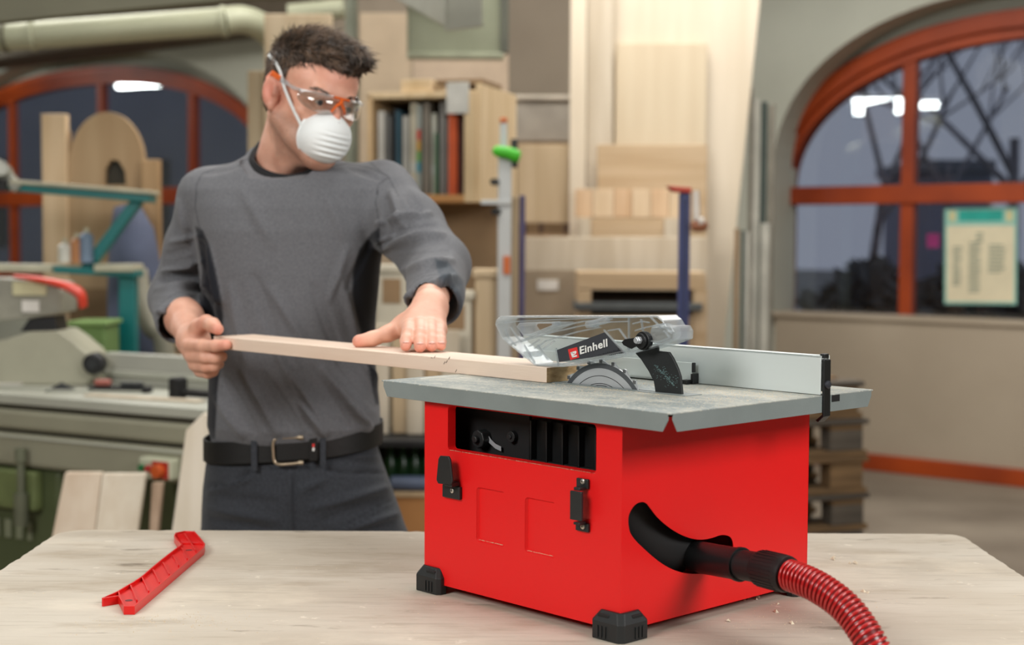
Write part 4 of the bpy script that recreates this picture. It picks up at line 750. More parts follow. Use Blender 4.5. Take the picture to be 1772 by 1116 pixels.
m_bot = mat('bottle_green', (30, 66, 34), .25, var=.1); zb = V(0, 849, 5.2).z
for k, xx in enumerate((676, 697, 718, 740)):
    c = V(xx, 800, 5.35); r = .024; t = thing('bottle', 'dark green bottle in the low rack, ' + ['leftmost', 'second from left', 'third from left', 'rightmost'][k] + ' of four', 'bottle', (c.x, c.y, zb), 0, 'green bottles')
    h = MB(); h.tube([(0, 0, .0), (0, 0, .004), (0, 0, .09), (0, 0, .115), (0, 0, .145)], [r*.9, r, r, r*.4, r*.35], 14); h.build('glass', m_bot, t, local=True, smooth='auto')
    h = MB(); h.cyl((0, 0, .145), (0, 0, .155), r*.42, 12); h.build('cap', m_dark, t, local=True)
h = MB(); a, b = V(676, 832, 5.24), V(770, 832, 5.24); zc = zb + .027; h.cyl((a.x, 5.24, zc), (b.x, 5.24, zc), .026, 18); tag(h.build('roll', mat('roll_blue', (84, 96, 120), .5), bevel=.004), 'blue-grey roll lying in front of the green bottles in the low rack', 'roll')
# crates and boxes under the shelf box
for (x0, y0, x1, y1, D, m_, nm, lb, cat) in ((650, 455, 706, 640, 5.48, mat('crate_cream', (204, 196, 176), .6), 'storage_bin', 'cream plastic bin seen under the raised arm of the man', 'bin'), (824, 462, 860, 640, 5.46, m_tan, 'box', 'tall tan box under the shelf box beside the bar clamp', 'box'), (752, 500, 818, 640, 5.44, MATS['crate_cream'], 'storage_bin', 'cream bin with a dark opening right of the cuff of the man', 'bin')):
    t = thing(nm, lb, cat, (V((x0 + x1)/2, 0, D).x, D, 0)); zt_ = V(0, y0, D).z; a, b = V(x0, 0, D), V(x1, 0, D); zb_ = V(0, y1, D).z
    h = MB(); h.box(a.x, b.x, D, D + .15, zt + .0005, zt_ - .03); h.build('body', m_, t, bevel=.01)
    h = MB(); h.box(a.x - .01, b.x + .01, D - .01, D + .16, zt_ - .03, zt_); h.build('rim', m_, t, bevel=.006)
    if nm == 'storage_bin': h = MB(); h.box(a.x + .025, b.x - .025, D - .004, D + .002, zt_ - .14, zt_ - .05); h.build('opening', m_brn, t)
pboard('back_panel', 'brown fibreboard panel below the shelf box behind the sleeve of the man', 'panel', 700, 352, 862, 6.8, .02, mat('panel_brown', (176, 146, 108), .8, var=.05))
# ---------------------------------------------------------------- big machine on the left
MA = math.atan2(-.41, .74); mo = V(366, 712, 4.28)
m_mg = mat('machine_grey', (150, 148, 128), .5, 0, .06, 3); m_mgl = mat('machine_light', (176, 177, 164), .45, 0, .05, 5); m_mgr = mat('machine_green', (84, 94, 62), .5, 0, .08, 4); m_gap = mat('machine_gap', (58, 54, 42), .7)
mc = thing('sliding_table_saw', 'large grey-green sliding table saw machine standing left behind the bench', 'machine', (mo.x, mo.y, 0), MA)
def mbx(nm, m_, *b, bev=.004, par=None): h = MB(); h.box(*b); return h.build(nm, m_, par or mc, local=True, bevel=bev)
mbx('sliding_table', m_mgl, -2.3, .12, 0, .62, .868, .900)
mbx('table_groove', m_gap, -2.3, .115, .008, .6, .852, .868)
mbx('upper_profile', m_mg, -2.3, .11, -.004, .5, .790, .852, bev=.012)
mbx('profile_groove', m_gap, -2.3, .10, .014, .5, .778, .790)
mbx('lower_profile', m_mg, -2.3, .10, -.008, .5, .675, .778, bev=.014)
mbx('profile_edge', m_mgl, -2.3, .10, -.012, -.004, .765, .772, bev=.002)
mbx('cabinet', m_mgr, -2.3, -.62, .02, .8, 0, .672, bev=.02)
mbx('cabinet_door', mat('machine_green_light', (112, 124, 78), .5), -1.25, -.69, -.02, .02, .54, .665, bev=.01)
mbx('foot_beam', m_gap, -2.3, .1, .10, .7, 0, .08)
mbx('column', m_mgr, -.24, .08, .10, .35, .0, .672, bev=.01)
h = MB(); h.cyl((-.725, -.04, .70), (-.725, -.04, .60), .012, 12); h.cyl((-.725, -.04, .60), (-.725, -.04, .50), .022, 14); h.cyl((-.725, -.04, .74), (-.725, -.04, .70), .018, 12); h.build('locking_lever', mat('lever_grey', (120, 124, 104), .4, .3), mc, local=True, smooth='auto')
for zz, ln, hh in ((.30, .34, .02), (.25, .30, .02)):
    pass
h = MB()     # raised pale letters on the cabinet, too blurred to read in the photograph
for k, (w_, o_) in enumerate(((.03, 0), (.02, .05), (.03, .09), (.03, .14), (.02, .19))): h.box(-.95 + o_, -.95 + o_ + w_, .012, .02, .44, .50)
h.build('raised_lettering', mat('letter_grey', (140, 146, 120), .6), mc, local=True, bevel=.004)
sw = mbx('switch_box', mat('switch_panel', (188, 190, 166), .5), -.235, -.11, -.05, -.008, .690, .752, bev=.008)
for xx, c, nm in ((-.218, (30, 110, 60), 'green_button'), (-.192, (176, 52, 50), 'red_button')): h = MB(); h.cyl((xx, -.05, .722), (xx, -.06, .722), .010, 14); h.build(nm, mat('btn_' + nm, c, .5), sw, local=True)
h = MB(); h.cyl((-.148, -.05, .718), (-.148, -.075, .718), .020, 18); h.build('emergency_stop', mat('btn_orange', (196, 84, 30), .5), sw, local=True, bevel=.004)
h = MB(); h.box(-.178, -.118, -.054, -.05, .695, .745); h.build('stop_plate', mat('btn_plate_red', (170, 50, 36), .5), sw, local=True)
# fence profile, hood and hand wheel on the table
mbx('cross_fence', mat('alu_fence', (186, 186, 176), .4, .3, .03), -.80, .12, .40, .44, .901, 1.005, bev=.004)
mbx('fence_rail', m_mgl, -.80, .12, .385, .40, .93, .95, bev=.004)
h = MB(); hp_ = [(-60, 660), (-60, 600), (0, 590), (52, 574), (100, 573), (122, 588), (150, 612), (166, 640), (150, 668), (40, 676)]; D = 4.95
hd = [(V(x, y, D).x, V(x, y, D).z) for x, y in hp_]; h.plate(hd, [], lambda u, v, t: (u, t, max(v, .9005)), D, D + .22); h.build('saw_hood', mat('hood_grey', (168, 166, 146), .5, 0, .05), mc, bevel=.02, seg=3)
c = V(160, 630, 4.90); h = MB(); h.cyl(c, c + Vector((0, .06, 0)), .036, 24); wk = h.build('hand_wheel', m_blk, mc, bevel=.01); h = MB(); h.cyl(c - Vector((0, .008, 0)), c, .016, 16); h.build('wheel_hub', m_blk2, wk)
h = MB(); a, b = V(34, 546, 4.98), V(100, 574, 4.98); h.plate([(a.x, b.z), (b.x, b.z), (b.x - .01, a.z), (a.x + .03, a.z - .01)], [], lambda u, v, t: (u, t, v), 4.98, 5.1); h.build('black_collar', m_blk, mc, bevel=.004)
mh = [(-60, 482), (0, 482), (95, 489), (104, 505), (101, 543), (36, 553), (-60, 560)]; h = MB(); h.plate([(V(x, y, 4.95).x, V(x, y, 4.95).z) for x, y in mh], [], lambda u, v, t: (u, t, v), 4.96, 5.16); mhd = h.build('motor_housing', mat('housing_grey', (150, 148, 134), .5), mc, bevel=.02, seg=3)
h = MB(); a, b = V(22, 487, 4.955), V(80, 511, 4.955); h.box(a.x, b.x, 4.952, 4.96, b.z, a.z); h.build('type_label', mat('label_cream', (206, 200, 160), .6), mhd)
h = MB(); a, b = V(38, 520, 4.955), V(68, 540, 4.955); h.box(a.x, b.x, 4.953, 4.96, b.z, a.z); h.build('white_label', MATS['white_paper'], mhd)
h = MB(); h.tube(spline([V(26, 478, 4.96), V(70, 484, 4.93), V(112, 494, 4.90), V(138, 508, 4.90), V(144, 530, 4.91)], 4), [.012, .014, .016, .018, .02, .022, .024, .026, .028, .030, .031, .032, .032, .031, .030, .028, .026], 14, flat=.5); h.build('red_lever', mat('lever_red', (212, 62, 40), .4), mc, smooth='auto')
# things lying on the sliding table
def MT(u, v, z=.9005): return FR[mc.name] @ Vector((u, v, z))
def mthing(nm, lb, cat, u, v, az=0): p = MT(u, v); return thing(nm, lb, cat, p, MA + az)
t = mthing('quick_clamp', 'black quick clamp lying on the grey machine table beside the hip of the man', 'clamp', -.13, .16)
h = MB(); h.box(-.17, .2, 0, .03, .008, .028); h.build('bar', m_dark, t, local=True, bevel=.004); h = MB(); h.box(-.17, -.13, -.01, .04, .0, .065); h.build('jaw', m_dark, t, local=True, bevel=.008); h = MB(); h.box(.02, .16, -.01, .04, .0, .05); h.build('handle', m_dark, t, local=True, bevel=.012)
for k, (u, v, L, az, m_, lb) in enumerate(((-.95, .12, .34, .25, m_mgl, 'pale steel rule lying at the left on the machine table'), (-.62, .18, .30, .45, m_mgl, 'pale rule lying crosswise on the machine table under the hand wheel'), (-.35, .10, .42, .1, m_grayw, 'thin pale lath on the machine table left of the black clamp'), (-1.15, .26, .30, .2, MATS['white_paper'], 'white sheet of paper at the far left on the machine table'))):
    p = MT(u, v); h = MB(); c_, s_ = math.cos(MA + az), math.sin(MA + az); w_ = .02 if k < 3 else .1
    h.bar(Vector((p.x - c_*L/2, p.y - s_*L/2, .9045)), Vector((p.x + c_*L/2, p.y + s_*L/2, .9045)), w_*2, .006); tag(h.build(('steel_rule', 'steel_rule', 'lath', 'paper_sheet')[k], m_), lb, ('rule', 'rule', 'lath', 'paper')[k])
t = mthing('hand_plane', 'small dark hand plane with a reddish knob on the machine table', 'plane', -.55, .20, .4)
h = MB(); h.box(-.10, .10, 0, .045, 0, .018); h.build('sole', m_dark, t, local=True, bevel=.004); h = MB(); h.box(-.085, -.03, .008, .038, .018, .04); h.build('front_knob', mat('knob_red', (170, 96, 84), .5), t, local=True, bevel=.01); h = MB(); h.box(.0, .075, .012, .034, .018, .032); h.build('rear_handle', m_blk2, t, local=True, bevel=.006)
h = MB(); q = MT(-.72, .12); h.add([q + Vector((-.05, 0, 0)), q + Vector((.05, 0, 0)), q + Vector((.05, .05, 0)), q + Vector((-.05, .05, 0)), q + Vector((0, .02, .03))], [(0, 1, 4), (1, 2, 4), (2, 3, 4), (3, 0, 4), (3, 2, 1, 0)]); tag(h.build('wedge', m_blk2), 'small dark wedge on the machine table left of the hand plane', 'wedge')
# green box behind the fence
t = thing('tool_box', 'light green metal tool box behind the hand wheel of the machine', 'box', V(150, 610, 5.6)); 
h = wbox(118, 560, 183, 690, 5.42, .2); h.build('body', mat('box_green', (112, 142, 84), .5), t, bevel=.008); h = wbox(116, 556, 185, 564, 5.41, .22); h.build('lid', mat('box_green_light', (140, 172, 106), .5), t, bevel=.004)
h = MB(); a, b = V(90, 690, 5.5), V(330, 690, 5.5); h.box(a.x, b.x, 5.40, 5.66, 0, a.z); tag(h.build('side_table', m_dark, bevel=.005), 'dark side table behind the machine that carries the green tool box', 'table')
# leaning boards
for (x0, y0, x1, x0b, x1b, D, m_, lb) in ((112, 818, 176, 92, 164, 3.95, wood('lean_a', (206, 190, 170), (194, 174, 152), 'z', 3), 'pale board leaning under the machine, left half of the pair'), (177, 820, 252, 165, 238, 3.95, wood('lean_b', (212, 202, 184), (198, 184, 164), 'z', 3), 'pale board leaning under the machine, right half of the pair'), (262, 836, 282, 258, 274, 4.0, wood('lean_c', (170, 146, 124), (150, 126, 104), 'z', 3), 'narrow brownish board standing below the switch box')):
    a, b = V(x0, y0, D + .18), V(x1, y0, D + .18); c_, d_ = V(x0b, 918, D + .10), V(x1b, 918, D + .10); kk = a.z/(a.z - c_.z)
    A2 = a + (c_ - a)*kk; B2 = b + (d_ - b)*kk; th = Vector((0, .025, 0)); h = MB(); h.add([a, b, B2, A2, a + th, b + th, B2 + th, A2 + th], [(0, 1, 2, 3), (4, 5, 6, 7), (0, 1, 5, 4), (1, 2, 6, 5), (2, 3, 7, 6), (3, 0, 4, 7)])
    tag(h.build('leaning_board', m_, bevel=.003), lb, 'board', 'boards leaning on the machine')
a, a2, b, c_, d_ = V(345, 722, 3.9), V(322, 752, 3.9), V(368, 706, 3.9), V(300, 918, 3.8), V(352, 918, 3.8); D0 = 3.9
pl_ = [(322, 745), (350, 716), (372, 716), (352, 918), (345, 985), (288, 985), (303, 918)]; h = MB(); h.plate([(V(x, y, 3.9).x, V(x, y, 3.9).z) for x, y in pl_], [], lambda u, v, t: (u, t + (v - .9)*.15, v), 3.9, 3.93)
q1, q2 = V(288, 985, 3.9), V(345, 985, 3.9); h.box(q1.x, q2.x, 3.84, 3.86, 0, q1.z); tag(h.build('leaning_board', wood('lean_d', (222, 212, 196), (206, 194, 174), 'z', 3), bevel=.003), 'tall cream board with a slanted top leaning beside the hip of the man', 'board', 'boards leaning on the machine')
# teal stand
m_teal = mat('teal_paint', (0, 112, 112), .4, var=.04); m_top = mat('stand_top', (196, 192, 168), .5)
ts = thing('edge_sander', 'teal steel machine frame with pale table tops at the left window', 'machine', (V(220, 600, 5.7).x, 5.7, 0))
def tb(p, q, w, h_, m_, nm, D=5.7): h = MB(); h.bar(V(*p, D), V(*q, D), w, h_); h.build(nm, m_, ts, bevel=.004)
tb((20, 324), (264, 344), .12, .03, m_teal, 'upper_beam'); tb((28, 315), (268, 334), .16, .014, m_top, 'upper_table')
tb((240, 346), (148, 468), .05, .04, m_teal, 'diagonal_strut'); tb((-60, 462), (100, 464), .16, .028, m_top, 'lower_table'); tb((172, 463), (240, 463), .16, .028, m_top, 'lower_table')
tb((100, 466), (242, 474), .12, .025, m_teal, 'lower_beam'); h = MB(); a, b = V(207, 472, 5.7), V(235, 472, 5.7); h.box(a.x, b.x, 5.68, 5.74, 0, a.z); h.build('post', m_teal, ts, bevel=.004)
h = MB(); a, b = V(40, 320, 5.75), V(52, 470, 5.75); h.box(V(-40, 0, 5.7).x, V(-30, 0, 5.7).x, 5.68, 5.74, 0, a.z); h.build('post', m_teal, ts, bevel=.004)
h = MB(); h.bar(V(-10, 280, 5.65), V(34, 328, 5.65), .05, .04); h.cyl(V(2, 292, 5.6), V(10, 300, 5.7), .03, 14); h.build('clamp_lever', mat('lever_steel', (160, 160, 150), .4, .4), ts, bevel=.006)
h = MB(); h.cyl(V(4, 310, 5.62), V(4, 325, 5.62), .02, 12); h.build('clamp_knob', m_blk, ts)
# boards and the round-topped template standing on/behind the stand
D = 6.3
pboard('plank', 'light upright plank left of the round-topped board at the left window', 'plank', 71, 197, 114, D, .05, wood('up_plank', (218, 192, 158), (204, 176, 140), 'z', 3))
pboard('plank', 'darker upright plank right of the round-topped board', 'plank', 244, 276, 275, D - .05, .05, wood('up_plank2', (178, 146, 108), (158, 126, 88), 'z', 3))
rt = [(V(x, y, D).x, V(x, y, D).z) for x, y in [(116, 500), (116, 225)] + [(182 + 66*math.cos(math.radians(a)), 285 - 92*math.sin(math.radians(a))) for a in range(170, -1, -10)] + [(250, 500)]]
hl = [(V(x, y, D).x, V(x, y, D).z) for x, y in [(178 + 0, 320), (180, 292), (190, 276), (203, 278), (214, 296), (216, 320)]]
h = MB(); h.plate(rt, [hl], lambda u, v, t: (u, t, v), D + .02, D + .06); rto = thing('round_topped_board', 'brown round-topped board with a dark cut-out at the left window', 'board', (V(180, 0, D).x, D, 0)); h.build('panel', wood('round_brd', (182, 156, 122), (166, 138, 104), 'z', 2), rto, bevel=.004)
h = MB(); a, b = rt[0], rt[-1]; h.box(a[0], b[0], D + .02, D + .06, 0, a[1]); h.build('base', m_brn, rto)
h = MB(); h.plate([(V(x, y, D).x, V(x, y, D).z) for x, y in ((176, 330), (176, 280), (190, 264), (208, 268), (220, 330))], [], lambda u, v, t: (u, t, v), D + .061, D + .07); h.build('backing', m_gap, rto)
# small things on the lower table
for x0, y1, hgt, r, c, lb in ((150, 457, .10, .026, (120, 140, 164), 'blue-grey spray can on the teal stand'), (133, 457, .08, .022, (190, 130, 84), 'orange tin on the teal stand left of the blue-grey can'), (113, 457, .06, .026, (220, 218, 208), 'white jar on the teal stand, leftmost of the small containers')):
    zt_ = V(200, 456, 5.7).z + .016; p = V(x0, y1, 5.66); t = thing('container', lb, 'container', (p.x, 5.66, zt_ - .012), 0, 'containers on the teal stand')
    h = MB(); h.tube([(0, 0, 0), (0, 0, hgt), (0, 0, hgt + .012)], [r, r, r*.5], 16); h.build('can', mat('can_%d' % x0, c, .4), t, local=True, smooth='auto'); h = MB(); h.cyl((0, 0, hgt + .012), (0, 0, hgt + .03), r*.35, 12); h.build('cap', m_top, t, local=True)
h = MB(); bp = [V(196, 520, 6.15), V(196, 400, 6.15)]; c = Vector((V(236, 480, 6.1).x, 6.1, 0))
h.tube([(c.x, 6.15, 0), (c.x, 6.15, .3), (c.x, 6.15, .9), (c.x - .01, 6.15, 1.15), (c.x - .03, 6.15, V(236, 400, 6.15).z), (c.x - .05, 6.15, V(236, 355, 6.15).z)], [.1, .13, .13, .12, .09, .05], 20); tag(h.build('dust_bag', mat('bag_blue', (92, 100, 124), .8, var=.08), smooth=True), 'blue-grey dust bag hanging behind the teal post', 'bag')
h = MB(); h.tube(spline([V(238, 470, 6.0), V(246, 520, 5.95), V(262, 565, 5.9), V(285, 600, 5.9), Vector((V(292, 620, 5.9).x, 5.9, .5)), Vector((V(292, 620, 5.9).x, 5.9, .03))], 6), .04, 18); tag(h.build('extraction_hose', mat('hose_grey', (150, 146, 128), .6), smooth=True), 'grey extraction hose curving down behind the right teal post', 'hose')
shf = thing('tool_rack', 'dark brown tool rack standing behind the teal stand', 'rack', (V(150, 0, 6.8).x, 6.8, 0))
for z_, nm in ((V(0, 600, 6.8).z, 'shelf_board'), (V(0, 540, 6.8).z, 'shelf_board'), (V(0, 480, 6.8).z, 'shelf_board')): h = MB(); a, b = V(60, 0, 6.8), V(300, 0, 6.8); h.box(a.x, b.x, 6.8, 7.1, z_ - .02, z_); h.build(nm, m_brn, shf, bevel=.003)
h = MB(); h.box(a.x, b.x, 7.1, 7.12, 0, V(0, 470, 6.8).z); h.build('back_board', mat('rack_brown', (62, 48, 36), .9), shf)
for xx in (a.x, b.x - .03): h = MB(); h.box(xx, xx + .03, 6.8, 7.1, 0, V(0, 480, 6.8).z); h.build('upright', m_brn, shf)
rr = random.Random(4); cols = [(110, 70, 44), (70, 90, 60), (170, 160, 140), (60, 60, 64), (60, 80, 120), (150, 60, 40), (190, 170, 130)]
nm_ = ['far left', 'second', 'third', 'fourth', 'fifth', 'sixth', 'far right']
for j, zpx in enumerate((600, 540)):
    for k in range(6):
        x0 = 70 + k*37; a = V(x0, 0, 6.83); wd = rr.uniform(.05, .085); hh = rr.uniform(.06, .125); z_ = V(0, zpx, 6.8).z; h = MB(); h.box(a.x, a.x + wd, 6.83, 6.98, z_ + .0005, z_ + hh); i_ = rr.randrange(7)
        tag(h.build('small_box', mat('sbox_%d' % i_, cols[i_], .7), bevel=.004), '%s small box on the %s shelf of the dark tool rack' % (['leftmost', 'second', 'third', 'fourth', 'fifth', 'rightmost'][k], ('lower', 'upper')[j]), 'box', 'small boxes in the tool rack')
# ================================================================== the man: implicit surfaces turned into continuous meshes
class SDF:
    def __init__(s): s.p = []
    def add(s, fn, lo, hi, k=.01, op='u'): s.p.append((fn, np.array(lo, float), np.array(hi, float), k, op)); return s
    def cap(s, a, b, r1, r2=None, k=.01, op='u'):
        a = np.array(a, float); b = np.array(b, float); r2 = r1 if r2 is None else r2; ba = b - a; L = ba @ ba; R = max(r1, r2)
        def fn(P, a=a, ba=ba, L=L): t = np.clip(((P - a) @ ba)/L, 0, 1); return np.linalg.norm(P - a - t[:, None]*ba, axis=1) - (r1 + (r2 - r1)*t)
        return s.add(fn, np.minimum(a, b) - R, np.maximum(a, b) + R, k, op)
    def ell(s, c, r, B=None, k=.01, op='u'):
        c = np.array(c, float); r = np.array(r, float); B = np.eye(3) if B is None else B; R = r.max()
        def fn(P):
            q = (P - c) @ B.T; k0 = np.linalg.norm(q/r, axis=1); k1 = np.linalg.norm(q/(r*r), axis=1) + 1e-9; return k0*(k0 - 1)/k1
        return s.add(fn, c - R, c + R, k, op)
    def ev(s, P, lo=None, hi=None):
        d = np.full(len(P), .5)
        for fn, a, b, k, op in s.p:
            if lo is not None and (np.any(a - k - .02 > hi) or np.any(b + k + .02 < lo)): continue
            e = fn(P)
            if op == 'u': h = np.clip(.5 + .5*(d - e)/k, 0, 1); d = d*(1 - h) + e*h - k*h*(1 - h)
            elif op == 's': h = np.clip(.5 - .5*(d + e)/k, 0, 1); d = d*(1 - h) - e*h + k*h*(1 - h)
            elif op == 'i': d = np.maximum(d, e)
        return d
def nets(sdf, lo, hi, h, B=16, slack=.02):
    lo = np.array(lo, float); n = np.ceil((np.array(hi) - lo)/h/B).astype(int)
    bc = np.stack(np.meshgrid(*[np.arange(m) for m in n], indexing='ij'), -1).reshape(-1, 3)
    cd = sdf.ev(lo + (bc + .5)*B*h); act = np.abs(cd) < B*h*.95*1.25 + slack
    D = np.repeat(np.repeat(np.repeat(np.where(cd < 0, -1., 1.).reshape(n).astype(np.float32), B, 0), B, 1), B, 2)
    g = np.stack(np.meshgrid(*[np.arange(B)]*3, indexing='ij'), -1).reshape(-1, 3)
    for b in bc[act]:
        o = lo + b*B*h; v = sdf.ev(o + g*h, o, o + B*h); D[b[0]*B:(b[0] + 1)*B, b[1]*B:(b[1] + 1)*B, b[2]*B:(b[2] + 1)*B] = v.reshape(B, B, B)
    ins = D < 0; c = np.zeros(tuple(x - 1 for x in D.shape), np.uint8)
    for i in (0, 1):
        for j in (0, 1):
            for k in (0, 1): c += ins[i:D.shape[0] - 1 + i, j:D.shape[1] - 1 + j, k:D.shape[2] - 1 + k]
    A = np.argwhere((c > 0) & (c < 8)); idx = np.full(c.shape, -1, np.int32); idx[tuple(A.T)] = np.arange(len(A))
    acc = np.zeros((len(A), 3)); cnt = np.zeros(len(A)); cor = [(i, j, k) for i in (0, 1) for j in (0, 1) for k in (0, 1)]
    val = {q: D[A[:, 0] + q[0], A[:, 1] + q[1], A[:, 2] + q[2]] for q in cor}
    for q in cor:
        for ax in range(3):
            if q[ax]: continue
            r = list(q); r[ax] = 1; a, b = val[q], val[tuple(r)]; m = (a < 0) != (b < 0); t = a[m]/(a[m] - b[m]); p = np.tile(np.array(q, float), (m.sum(), 1)); p[:, ax] += t; acc[m] += p; cnt[m] += 1
    vs = lo + (A + acc/cnt[:, None])*h; fs = []
    for ax in range(3):
        u, w = [(1, 2), (2, 0), (0, 1)][ax]; s0 = [slice(None)]*3; s1 = [slice(None)]*3; s0[ax] = slice(0, -1); s1[ax] = slice(1, None)
        ch = ins[tuple(s0)] != ins[tuple(s1)]; E_ = np.argwhere(ch); E_ = E_[(E_[:, u] > 0) & (E_[:, w] > 0) & (E_[:, u] < D.shape[u] - 1) & (E_[:, w] < D.shape[w] - 1)]
        def ci(du, dw): q = E_.copy(); q[:, u] += du; q[:, w] += dw; return idx[tuple(q.T)]
        Q = np.stack([ci(-1, -1), ci(0, -1), ci(0, 0), ci(-1, 0)], 1); fl_ = ins[tuple(E_.T)]; Q[~fl_] = Q[~fl_][:, ::-1]; fs.append(Q)
    return vs, np.concatenate(fs)
def vnormals(v, f):
    n = np.cross(v[f[:, 2]] - v[f[:, 0]], v[f[:, 3]] - v[f[:, 1]]); N = np.zeros_like(v)
    for i in range(4): np.add.at(N, f[:, i], n)
    return N/(np.linalg.norm(N, axis=1)[:, None] + 1e-12)
def npmesh(name, v, f, m, parent, attrs=None):
    me = bpy.data.meshes.new(name); inv = np.array(FR[parent.name].inverted()); v = v @ inv[:3, :3].T + inv[:3, 3]
    me.vertices.add(len(v)); me.vertices.foreach_set('co', v.astype(np.float32).ravel()); w = f.shape[1]
    me.loops.add(len(f)*w); me.loops.foreach_set('vertex_index', f.astype(np.int32).ravel()); me.polygons.add(len(f)); me.polygons.foreach_set('loop_start', np.arange(0, len(f)*w, w, dtype=np.int32)); me.polygons.foreach_set('loop_total', np.full(len(f), w, np.int32))
    me.update(calc_edges=True); me.validate(); me.materials.append(m)
    for k, a in (attrs or {}).items(): at = me.attributes.new(k, 'FLOAT', 'POINT'); at.data.foreach_set('value', np.asarray(a, np.float32))
    return link(name, me, parent, smooth=True)
def seg_d(Q, a, b):
    a = np.array(a, float); b = np.array(b, float); ba = b - a; t = np.clip(((Q - a) @ ba)/(ba @ ba), 0, 1); return np.linalg.norm(Q - a - t[:, None]*ba, axis=1), t
def poly_sd(Q, poly):
    """signed distance in pixels, negative inside"""
    d = np.full(len(Q), 1e9); ins = np.zeros(len(Q), bool); n = len(poly)
    for i in range(n):
        a, b = np.array(poly[i], float), np.array(poly[(i + 1) % n], float); d = np.minimum(d, seg_d(Q, a, b)[0])
        c = (a[1] > Q[:, 1]) != (b[1] > Q[:, 1]); ins ^= c & (Q[:, 0] < (b[0] - a[0])*(Q[:, 1] - a[1])/(b[1] - a[1] + 1e-12) + a[0])
    return np.where(ins, -d, d)
def camside(v, N): d = np.array([0, 0, CH]) - v; d /= np.linalg.norm(d, axis=1)[:, None]; return np.clip((N*d).sum(1)*2.2, 0, 1)
def folds(v, N, F):
    Q = proj(v); cs = camside(v, N); disp = np.zeros(len(v))
    for x0, y0, x1, y1, w, hh in F:
        d, t = seg_d(Q, (x0, y0), (x1, y1)); disp += hh*.0036*.5*np.exp(-(d/(w*.8))**2)*2/1.3*(.35 + .65*np.sin(np.clip(t, 0, 1)*PI))
    return v + N*(np.clip(disp, -.0035, .02)*cs)[:, None]
man = thing('person', 'man in grey work shirt with dust mask and safety glasses, both hands on the board', 'person', (-.41, 2.88, 0))
vec = lambda p: np.array(V(*p))
DT = 2.88
# ---- head frame
psi, pit, rol = math.radians(37), math.radians(13), math.radians(9)
F0 = np.array([math.sin(psi), -math.cos(psi), 0]); L0 = np.array([math.cos(psi), math.sin(psi), 0]); Zv = np.array([0, 0, 1.])
Ff = F0*math.cos(pit) - Zv*math.sin(pit); Uu = Zv*math.cos(pit) + F0*math.sin(pit)
Ll = L0*math.cos(rol) - Uu*math.sin(rol); Uu = Uu*math.cos(rol) + L0*math.sin(rol)
HB = np.stack([Ll, Ff, Uu]); HC = vec((538, 170, 2.84)); HS = .98
def hw(p): return HC + (np.array(p, float)*HS) @ HB
# ---- joints
S1, E1, W1 = vec((354, 338, 2.89)), vec((306, 516, 2.93)), vec((333, 590, 2.655))
S2, E2, W2 = vec((664, 332, 2.90)), vec((757, 462, 2.68)), vec((745, 533, 2.40))
NB = vec((492, 292, 2.895))
sk = SDF()
E_ = lambda c, r, k=.01, op='u': sk.ell(hw(c), np.array(r)*HS, HB, k, op)
Cp = lambda a, b, r1, r2, k=.01, op='u': sk.cap(hw(a), hw(b), r1*HS, r2*HS, k, op)
E_((0, -.014, .034), (.0765, .098, .086)); E_((0, .036, .036), (.064, .054, .056), .02); E_((0, .034, -.028), (.061, .056, .066), .02); E_((0, .036, -.074), (.050, .050, .037), .02)
for s in (-1, 1):
    Cp((s*.058, .002, -.050), (s*.024, .078, -.101), .017, .014, .018); E_((s*.045, .062, -.022), (.018, .018, .015), .014)
Cp((-.012, .084, -.104), (.012, .084, -.104), .015, .015, .012)
Cp((-.034, .083, .020), (.034, .083, .020), .010, .010, .012)
for s in (-1, 1): E_((s*.032, .097, .001), (.015, .014, .011), .010, 's')
for s in (-1, 1): E_((s*.032, .0795, .001), (.0142, .0142, .0142), .004); E_((s*.032, .094, -.0005), (.0115, .010, .0042), .003, 's')
Cp((0, .092, .006), (0, .112, -.032), .007, .0105, .008)
for s in (-1, 1): E_((s*.0115, .103, -.037), (.0075, .010, .0065), .006)
E_((0, .095, -.0625), (.023, .010, .0055), .005); E_((0, .093, -.0725), (.020, .010, .0065), .005); E_((0, .104, -.0672), (.020, .006, .0014), .002, 's')
eb = np.array([[.96, .0, .28], [0, 1, 0], [-.28, 0, .96]]); 
for s in (-1, 1):
    B2 = np.array([[1, .45*s, 0], [-.45*s, 1, .22], [0, -.22, 1.]]); B2 = (B2.T/np.linalg.norm(B2, axis=1)).T @ HB
    sk.ell(hw((s*.0815, -.010, -.006)), np.array((.0085, .0190, .0305))*HS, B2, .006); sk.ell(hw((s*.0905, -.005, -.002)), np.array((.006, .0115, .019))*HS, B2, .004, 's'); Cp((s*.080, .004, -.008), (s*.082, .003, .004), .0055, .004, .004)
    Cp((s*.079, -.002, -.032), (s*.079, -.001, -.036), .007, .006, .005)
sk.cap(hw((0, -.026, -.04)), NB + np.array([0, .012, 0]), .057, .060, .03)
sk.cap(hw((-.058, -.015, -.045)), NB + np.array([.012, -.052, .0]), .012, .010, .014); sk.cap(hw((.05, -.01, -.06)), NB + np.array([.012, -.052, .0]), .010, .009, .014)
sk.cap(hw((0, .075, -.108)), NB + np.array([.02, -.045, .02]), .012, .018, .03)
